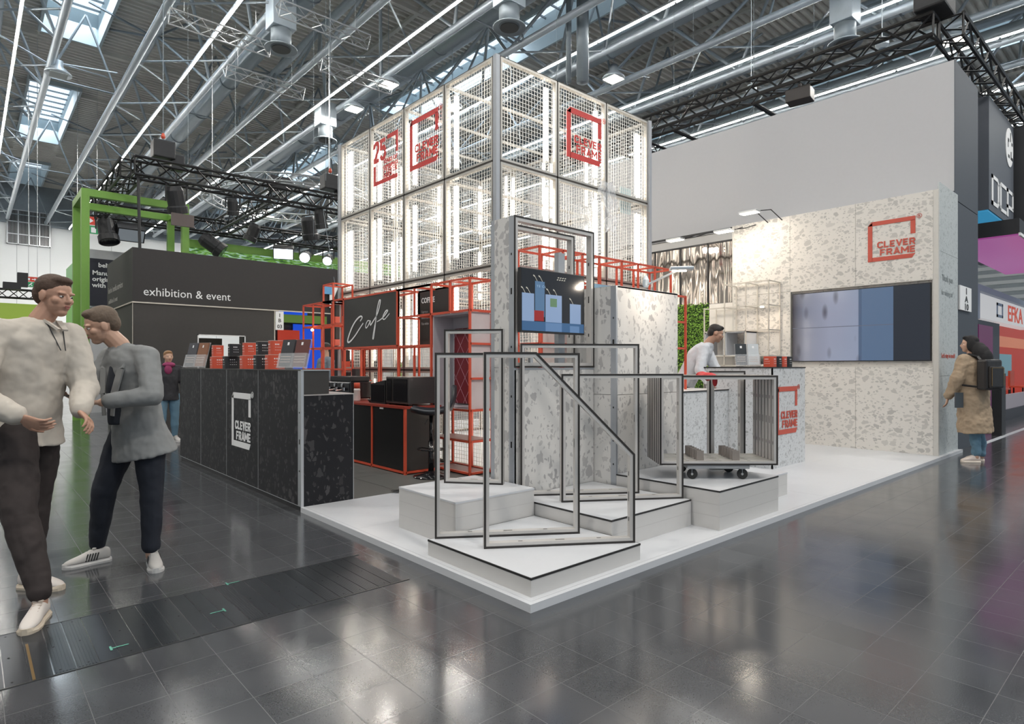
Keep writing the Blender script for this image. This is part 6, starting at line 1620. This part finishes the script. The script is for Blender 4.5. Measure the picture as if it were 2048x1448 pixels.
t, T, M = person('man in loose beige shirt and dark brown trousers standing at the left edge', at(-2.76, 3.4, 0), m1)
hair_cap(T, M, 1.0, mat('brown_hair', (0.065, 0.035, 0.022), 0.7, var=0.3, scale=60, bump=0.5), t)
SN = (mat('cream_sneaker', (0.60, 0.55, 0.51), 0.6), mat('cream_sole', (0.55, 0.47, 0.37), 0.6), mat('beige_lace', (0.50, 0.42, 0.36), 0.7))
shoe(None, at(-2.88, 3.57, 0), at(-2.60, 3.54, 0), SN, t, 1.0)
shoe(None, at(-2.44, 3.19, 0), at(-2.34, 2.93, 0), SN, t, 1.0)
b = MB(); 
for s in (-1, 1): b.beam(T(0.045*s, 0.00, -0.14), T(0.02*s, 0.075, -0.185), 0.030, 0.012)
b.build('collar', m1['top'], t)
b = MB(); b.tube(T(0.05, 0.02, -0.15), T(0.015, 0.10, -0.30), 0.003, 5).tube(T(-0.05, 0.02, -0.15), T(-0.015, 0.10, -0.30), 0.003, 5); b.build('lanyard', BLK, t)
# man in grey blazer, facing left, looking down
m2 = dict(k=0.98, skin=SKIN2, head=at(-2.64, 3.92, 1.555), neck=at(-2.56, 3.99, 1.43), pelvis=at(-2.48, 4.05, 0.90), chest=at(-2.51, 4.04, 1.22), face=(-CR*0.62-CF*0.50-UPV*0.75), fwd=(-CR*0.40-CF*0.90), head_up=(-0.35, -0.1, 1),
    shL=at(-2.36, 3.95, 1.355), elL=at(-2.26, 3.84, 1.11), wrL=at(-2.50, 3.72, 1.075), shR=at(-2.68, 4.09, 1.355), elR=at(-2.77, 3.96, 1.11), wrR=at(-2.66, 3.74, 1.10),
    hipR=at(-2.57, 4.08, 0.87), knR=at(-2.63, 4.06, 0.48), anR=at(-2.66, 4.06, 0.105), hipL=at(-2.39, 4.02, 0.87), knL=at(-2.40, 4.06, 0.48), anL=at(-2.36, 4.04, 0.12),
    trousers=cloth_mat('navy_trousers', (0.010, 0.013, 0.022)), top=cloth_mat('grey_blazer', (0.22, 0.225, 0.225), var=0.10), top_name='blazer', leg_e=0.016, top_e=0.030, flare=0.035, low=-0.20, hem=0.02, cuff=0.86)
m2['anL'] = at(-2.34, 3.96, 0.11); m2['knL'] = at(-2.36, 4.0, 0.49); m2['anR'] = at(-2.74, 4.04, 0.105); m2['knR'] = at(-2.66, 3.98, 0.49)
m2['handL'] = ((-CR*0.95-CF*0.15), (UPV*0.9+CF*0.1), -1, 0.45); m2['handR'] = ((CR*0.5-CF*0.75), (UPV*0.8+CR*0.2), 1, 0.45)
t, T, M = person('man in grey blazer and navy trousers looking down, standing before the black counter', at(-2.5, 4.0, 0), m2)
hair_cap(T, M, 0.98, mat('grey_brown_hair', (0.12, 0.085, 0.06), 0.7, var=0.3, scale=60, bump=0.5), t)
# dark top in the open blazer front and lapels
SM = basis(m2['fwd'], UPV); c0 = Vector(m2['chest'])
b = MB(); b.rings([(c0+SM @ Vector((0, 0.075, -0.30)), 0.050, 0.085, SM), (c0+SM @ Vector((0, 0.080, -0.05)), 0.060, 0.090, SM), (c0+SM @ Vector((0, 0.055, 0.14)), 0.060, 0.080, SM), (c0+SM @ Vector((0, 0.02, 0.22)), 0.052, 0.066, SM)], 18)
o = b.build('dark_top', cloth_mat('dark_tshirt', (0.015, 0.018, 0.026)), t); remesh(o, 0.01, 3)
b = MB()
for s in (-1, 1):
    pts = [c0+SM @ Vector((0.062*s, 0.075, 0.19)), c0+SM @ Vector((0.085*s, 0.135, 0.06)), c0+SM @ Vector((0.055*s, 0.160, -0.10)), c0+SM @ Vector((0.040*s, 0.160, -0.24))]
    for p, q, w in zip(pts[:-1], pts[1:], (0.05, 0.055, 0.03)): b.beam(p, q, w, 0.010, up=SM @ Vector((0, 1, 0)))
b.build('lapel', m2['top'], t)
SN2 = (mat('light_sneaker', (0.46, 0.44, 0.42), 0.6), mat('light_sole', (0.52, 0.51, 0.50), 0.6), mat('white_lace', (0.55, 0.53, 0.50), 0.7))
shoe(None, at(-2.68, 4.08, 0), at(-2.86, 3.88, 0), SN2, t, 0.98, True)
shoe(None, at(-2.37, 4.02, 0), at(-2.22, 3.82, 0), SN2, t, 0.98, True)
tag(MB().obox(at(-2.61, 3.66, 1.12), 0.075, 0.15, 0.009, R(20)).build('phone', BLKG), 'dark phone held by the man in the grey blazer', 'phone')
# woman in beige coat with backpack at right, back to us, looking left
w = dict(k=0.95, skin=SKIN2, head=at(6.155, 8.22, 1.585), neck=at(6.18, 8.20, 1.44), pelvis=at(6.20, 8.20, 0.90), chest=at(6.19, 8.20, 1.24), face=(-CR*0.85+CF*0.5), fwd=(-CR*0.28+CF*0.96),
    shL=at(6.04, 8.16, 1.365), elL=at(5.95, 8.16, 1.10), wrL=at(5.90, 8.26, 0.87), shR=at(6.35, 8.25, 1.365), elR=at(6.41, 8.30, 1.10), wrR=at(6.30, 8.46, 0.92),
    hipL=at(6.13, 8.14, 0.87), knL=at(6.18, 8.16, 0.48), anL=at(6.22, 8.18, 0.11), hipR=at(6.25, 8.26, 0.87), knR=at(6.33, 8.28, 0.48), anR=at(6.39, 8.30, 0.11),
    trousers=cloth_mat('blue_jeans', (0.12, 0.22, 0.30)), top=cloth_mat('tan_puffer_coat', (0.36, 0.27, 0.185), bump=0.6), top_name='coat', fold=0.04, leg_e=0.014, top_e=0.055, flare=0.012, low=-0.50, hem=0.0, cuff=0.93)
w['handL'] = ((-UPV*1.0-CR*0.25), (-CR*0.5+CF*0.5), 1, 0.4)
t, T, M = person('woman in long tan padded coat beside the dark slate wall at right', at(6.2, 8.2, 0), w, 0.008)
SMw = basis(w['fwd'], UPV); cw = Vector(w['chest'])
HB = mat('black_hair', (0.006, 0.005, 0.006), 0.75, var=0.3, scale=40)
hair_cap(T, M, 0.95, HB, t, long_=[((0, -0.075, -0.06), 0.088, 0.065, 0.13), ((0.03, -0.120, -0.17), 0.090, 0.060, 0.13), ((0.06, -0.160, -0.27), 0.080, 0.060, 0.11), ((0.07, -0.190, -0.35), 0.055, 0.045, 0.09), ((0.072, -0.02, -0.02), 0.022, 0.06, 0.09), ((-0.072, -0.02, -0.02), 0.022, 0.06, 0.09)], extra=[(cw+SMw @ Vector((0, -0.09, 0.24)), 0.105, 0.075, 0.13, SMw), (cw+SMw @ Vector((0.01, -0.13, 0.18)), 0.105, 0.07, 0.15, SMw), (cw+SMw @ Vector((0, -0.12, 0.22)), 0.10, 0.06, 0.12, SMw), (cw+SMw @ Vector((0.02, -0.175, 0.14)), 0.095, 0.045, 0.13, SMw), (cw+SMw @ Vector((0.05, -0.19, 0.07)), 0.06, 0.035, 0.10, SMw)])
SM = basis(w['fwd'], UPV); c0 = Vector(w['chest'])
bp = thing('backpack', c0+SM @ Vector((0.02, -0.26, -0.2)), 'black leather backpack with a light zip worn by the woman in the tan coat', 'backpack')
MB().obox(c0+SM @ Vector((-0.03, -0.235, -0.06)), 0.29, 0.14, 0.40, SM).build('bag_body', mat('black_leather', (0.014, 0.012, 0.012), 0.38, bump=0.2), bp, bevel=0.03)
MB().obox(c0+SM @ Vector((-0.03, -0.320, -0.09)), 0.23, 0.05, 0.28, SM).build('front_pocket', mat('black_leather', (0, 0, 0)), bp, bevel=0.018)
b = MB()
for s in (-1, 1): b.beam(c0+SM @ Vector((-0.03+0.105*s, -0.3475, -0.20)), c0+SM @ Vector((-0.03+0.105*s, -0.3475, 0.03)), 0.006, 0.004)
b.beam(c0+SM @ Vector((-0.135, -0.3475, 0.03)), c0+SM @ Vector((0.075, -0.3475, 0.03)), 0.006, 0.004); b.build('zip', mat('brass', (0.3, 0.2, 0.1)), bp)
b = MB()
for s in (-1, 1):
    pts = [c0+SM @ Vector((0.10*s, -0.185, 0.12)), c0+SM @ Vector((0.105*s, -0.14, 0.18)), c0+SM @ Vector((0.11*s, -0.02, 0.215)), c0+SM @ Vector((0.12*s, 0.09, 0.16)), c0+SM @ Vector((0.13*s, 0.150, 0.0)), c0+SM @ Vector((0.19*s, 0.07, -0.16)), c0+SM @ Vector((0.215*s, -0.02, -0.20)), c0+SM @ Vector((0.16*s, -0.18, -0.22))]
    b = MB()
    for p, q in zip(pts[:-1], pts[1:]): b.beam(p, q, 0.030, 0.010, up=(p+q)/2-c0)
    b.build('strap', BLK, bp)
SN3 = (mat('pink_white_sneaker', (0.62, 0.53, 0.48), 0.6), mat('sneaker_sole_b', (0.66, 0.58, 0.50), 0.6), mat('white_lace', (0.5, 0.5, 0.5)))
shoe(None, at(6.27, 8.18, 0), at(6.04, 8.22, 0), SN3, t, 1.0)
shoe(None, at(6.43, 8.31, 0), at(6.24, 8.42, 0), SN3, t, 1.0)
tag(MB().obox(at(5.93, 8.10, 0.84), 0.12, 0.02, 0.2, R(-30)).build('booklet', mat('booklet_dark', (0.05, 0.06, 0.07), 0.4)), 'dark booklet held by the woman in the tan coat', 'booklet')
# man at the low desk, bending to the right
m4 = dict(k=1.02, head=at(2.80, 8.38, 1.735), neck=at(2.70, 8.40, 1.605), pelvis=at(2.40, 8.55, 1.02), chest=at(2.58, 8.46, 1.42), face=(CR*0.9-CF*0.2-UPV*0.35), fwd=(CR*0.85-CF*0.45-UPV*0.3), head_up=(0.25, -0.2, 1),
    shR=at(2.60, 8.28, 1.52), elR=at(2.50, 8.12, 1.24), wrR=at(2.58, 8.02, 1.06), shL=at(2.74, 8.60, 1.52), elL=at(2.80, 8.42, 1.27), wrL=at(2.80, 8.20, 1.08),
    hipR=at(2.38, 8.46, 0.98), knR=at(2.40, 8.45, 0.52), anR=at(2.38, 8.50, 0.15), hipL=at(2.42, 8.66, 0.98), knL=at(2.46, 8.62, 0.52), anL=at(2.42, 8.66, 0.15),
    trousers=cloth_mat('charcoal_trousers', (0.03, 0.03, 0.035)), top=cloth_mat('white_shirt', (0.62, 0.64, 0.68)), leg_e=0.018, top_e=0.036, flare=0.0, low=-0.06, cuff=0.80)
m4['handR'] = ((CR*0.8-CF*0.1-UPV*0.25), (-UPV), -1, 0.4); m4['handL'] = ((CR*0.3-CF*0.6-UPV*0.25), (-UPV), 1, 0.4)
t, T, M = person('man in a white shirt bending over the low desk behind the cart of frames', at(2.4, 8.55, 0.045), m4, 0.009)
hair_cap(T, M, 1.02, mat('dark_hair', (0.018, 0.014, 0.012), 0.6, var=0.3), t)
shoe(None, at(2.34, 8.5, 0.045), at(2.60, 8.42, 0.045), (BLK, BLK, BLK), t); shoe(None, at(2.38, 8.68, 0.045), at(2.64, 8.6, 0.045), (BLK, BLK, BLK), t)
# red cloth hanging over the frames
random.seed(4); b = MB(); o0 = at(1.66, 5.20, 1.20)
b.ell(o0+CR*0.0+UPV*0.012, 0.085, 0.055, 0.030, 12, 8, rot=Matrix.Rotation(R(-42), 3, 'Z'))
for i in range(9): b.ell(o0+CR*random.uniform(-0.08, 0.07)+CF*random.uniform(-0.035, 0.02)+UPV*random.uniform(-0.015, 0.035), random.uniform(.025, .05), 0.02, random.uniform(.012, .026), 10, 6, rot=Matrix.Rotation(random.uniform(-1.5, 0.3), 3, 'Z') @ Matrix.Rotation(random.uniform(-.6, .6), 3, 'Y'))
b.ell(o0+CR*0.055-CF*0.04-UPV*0.03, 0.030, 0.02, 0.05, 10, 7)
o = tag(b.build('red_cloth', mat('red_cloth', (0.48, 0.015, 0.018), 0.45, bump=0.3)), 'crumpled red cloth lying on top of the frames on the cart', 'cloth'); remesh(o, 0.006, 2)
# person far behind, beside the man in the blazer
dd = 10.6; px = lambda p: (p-1024)/1221*dd
def simple_person(label, cx, dep, zf, h, face, topc, trc, hairc, seed=0, skin=SKIN2, seated=False):
    c = lambda r, f, u: at(cx+r, dep+f, zf+u*h/1.75)
    fw_ = Vector(face).normalized(); rt = fw_.cross(UPV)
    q = lambda r, f, u: at(cx, dep, zf+u*h/1.75)+rt*r+fw_*f
    J = dict(k=h/1.78, skin=skin, head=q(0, 0.02, 1.60), neck=q(0, 0, 1.45), pelvis=q(0, 0, 0.92), chest=q(0, 0, 1.24), face=face, fwd=face,
        shL=q(-0.18, 0, 1.37), elL=q(-0.23, 0.03, 1.10), wrL=q(-0.20, 0.20, 0.98), shR=q(0.18, 0, 1.37), elR=q(0.23, 0.03, 1.10), wrR=q(0.20, 0.20, 0.98),
        hipL=q(-0.09, 0, 0.88), knL=q(-0.10, 0.02, 0.48), anL=q(-0.11, -0.02, 0.10), hipR=q(0.09, 0, 0.88), knR=q(0.10, 0.02, 0.48), anR=q(0.11, 0.0, 0.10),
        trousers=trc, top=topc, top_e=0.028, low=-0.12)
    J['handL'] = (fw_, -UPV, 1, 0.5); J['handR'] = (fw_, -UPV, -1, 0.5)
    t, T, M = person(label, at(cx, dep, zf), J, 0.012)
    hair_cap(T, M, h/1.78, hairc, t, vox=0.011)
    shoe(None, q(-0.11, -0.06, 0), q(-0.13, 0.20, 0), SN2, t, 0.95); shoe(None, q(0.11, -0.06, 0), q(0.13, 0.20, 0), SN2, t, 0.95)
    return t, T, M
t, T, M = simple_person('person in dark vest and magenta scarf standing far behind near the dark stand', (336-1024)/1221*10.4, 10.4, 0, 1.58, (CR*0.6-CF*0.6), cloth_mat('dark_vest', (0.03, 0.03, 0.035)), cloth_mat('blue_jeans', (0, 0, 0)), mat('blond_hair', (0.25, 0.13, 0.06), 0.6, var=0.3))
b = MB(); b.ell(T(0, 0.03, -0.15), 0.10, 0.09, 0.05); b.ell(T(0.03, 0.10, -0.24), 0.06, 0.03, 0.08); b.build('scarf', mat('magenta_scarf', (0.25, 0.03, 0.10), 0.8), t, smooth=True)
simple_person('distant person in grey-blue top seen through the left end of the red shelf', (652-1024)/1221*11.2, 11.2, 0.045, 1.70, (-CR*0.6-CF*0.6), cloth_mat('grey_blue_top', (0.16, 0.20, 0.24)), cloth_mat('charcoal_trousers', (0, 0, 0)), mat('dark_hair', (0, 0, 0)))

b = MB(); random.seed(9); pts = []
for i in range(26): a = i*0.9; pts.append((0.97+0.02*math.cos(a)+0.002*i*math.sin(i), 2.91+0.022*math.sin(a)+0.0012*i, PT+0.006+0.0006*i))
b.path(pts, 0.004, 5); tag(b.build('cable', BLK), 'small coil of dark cable on the platform behind the tall white box', 'cable')
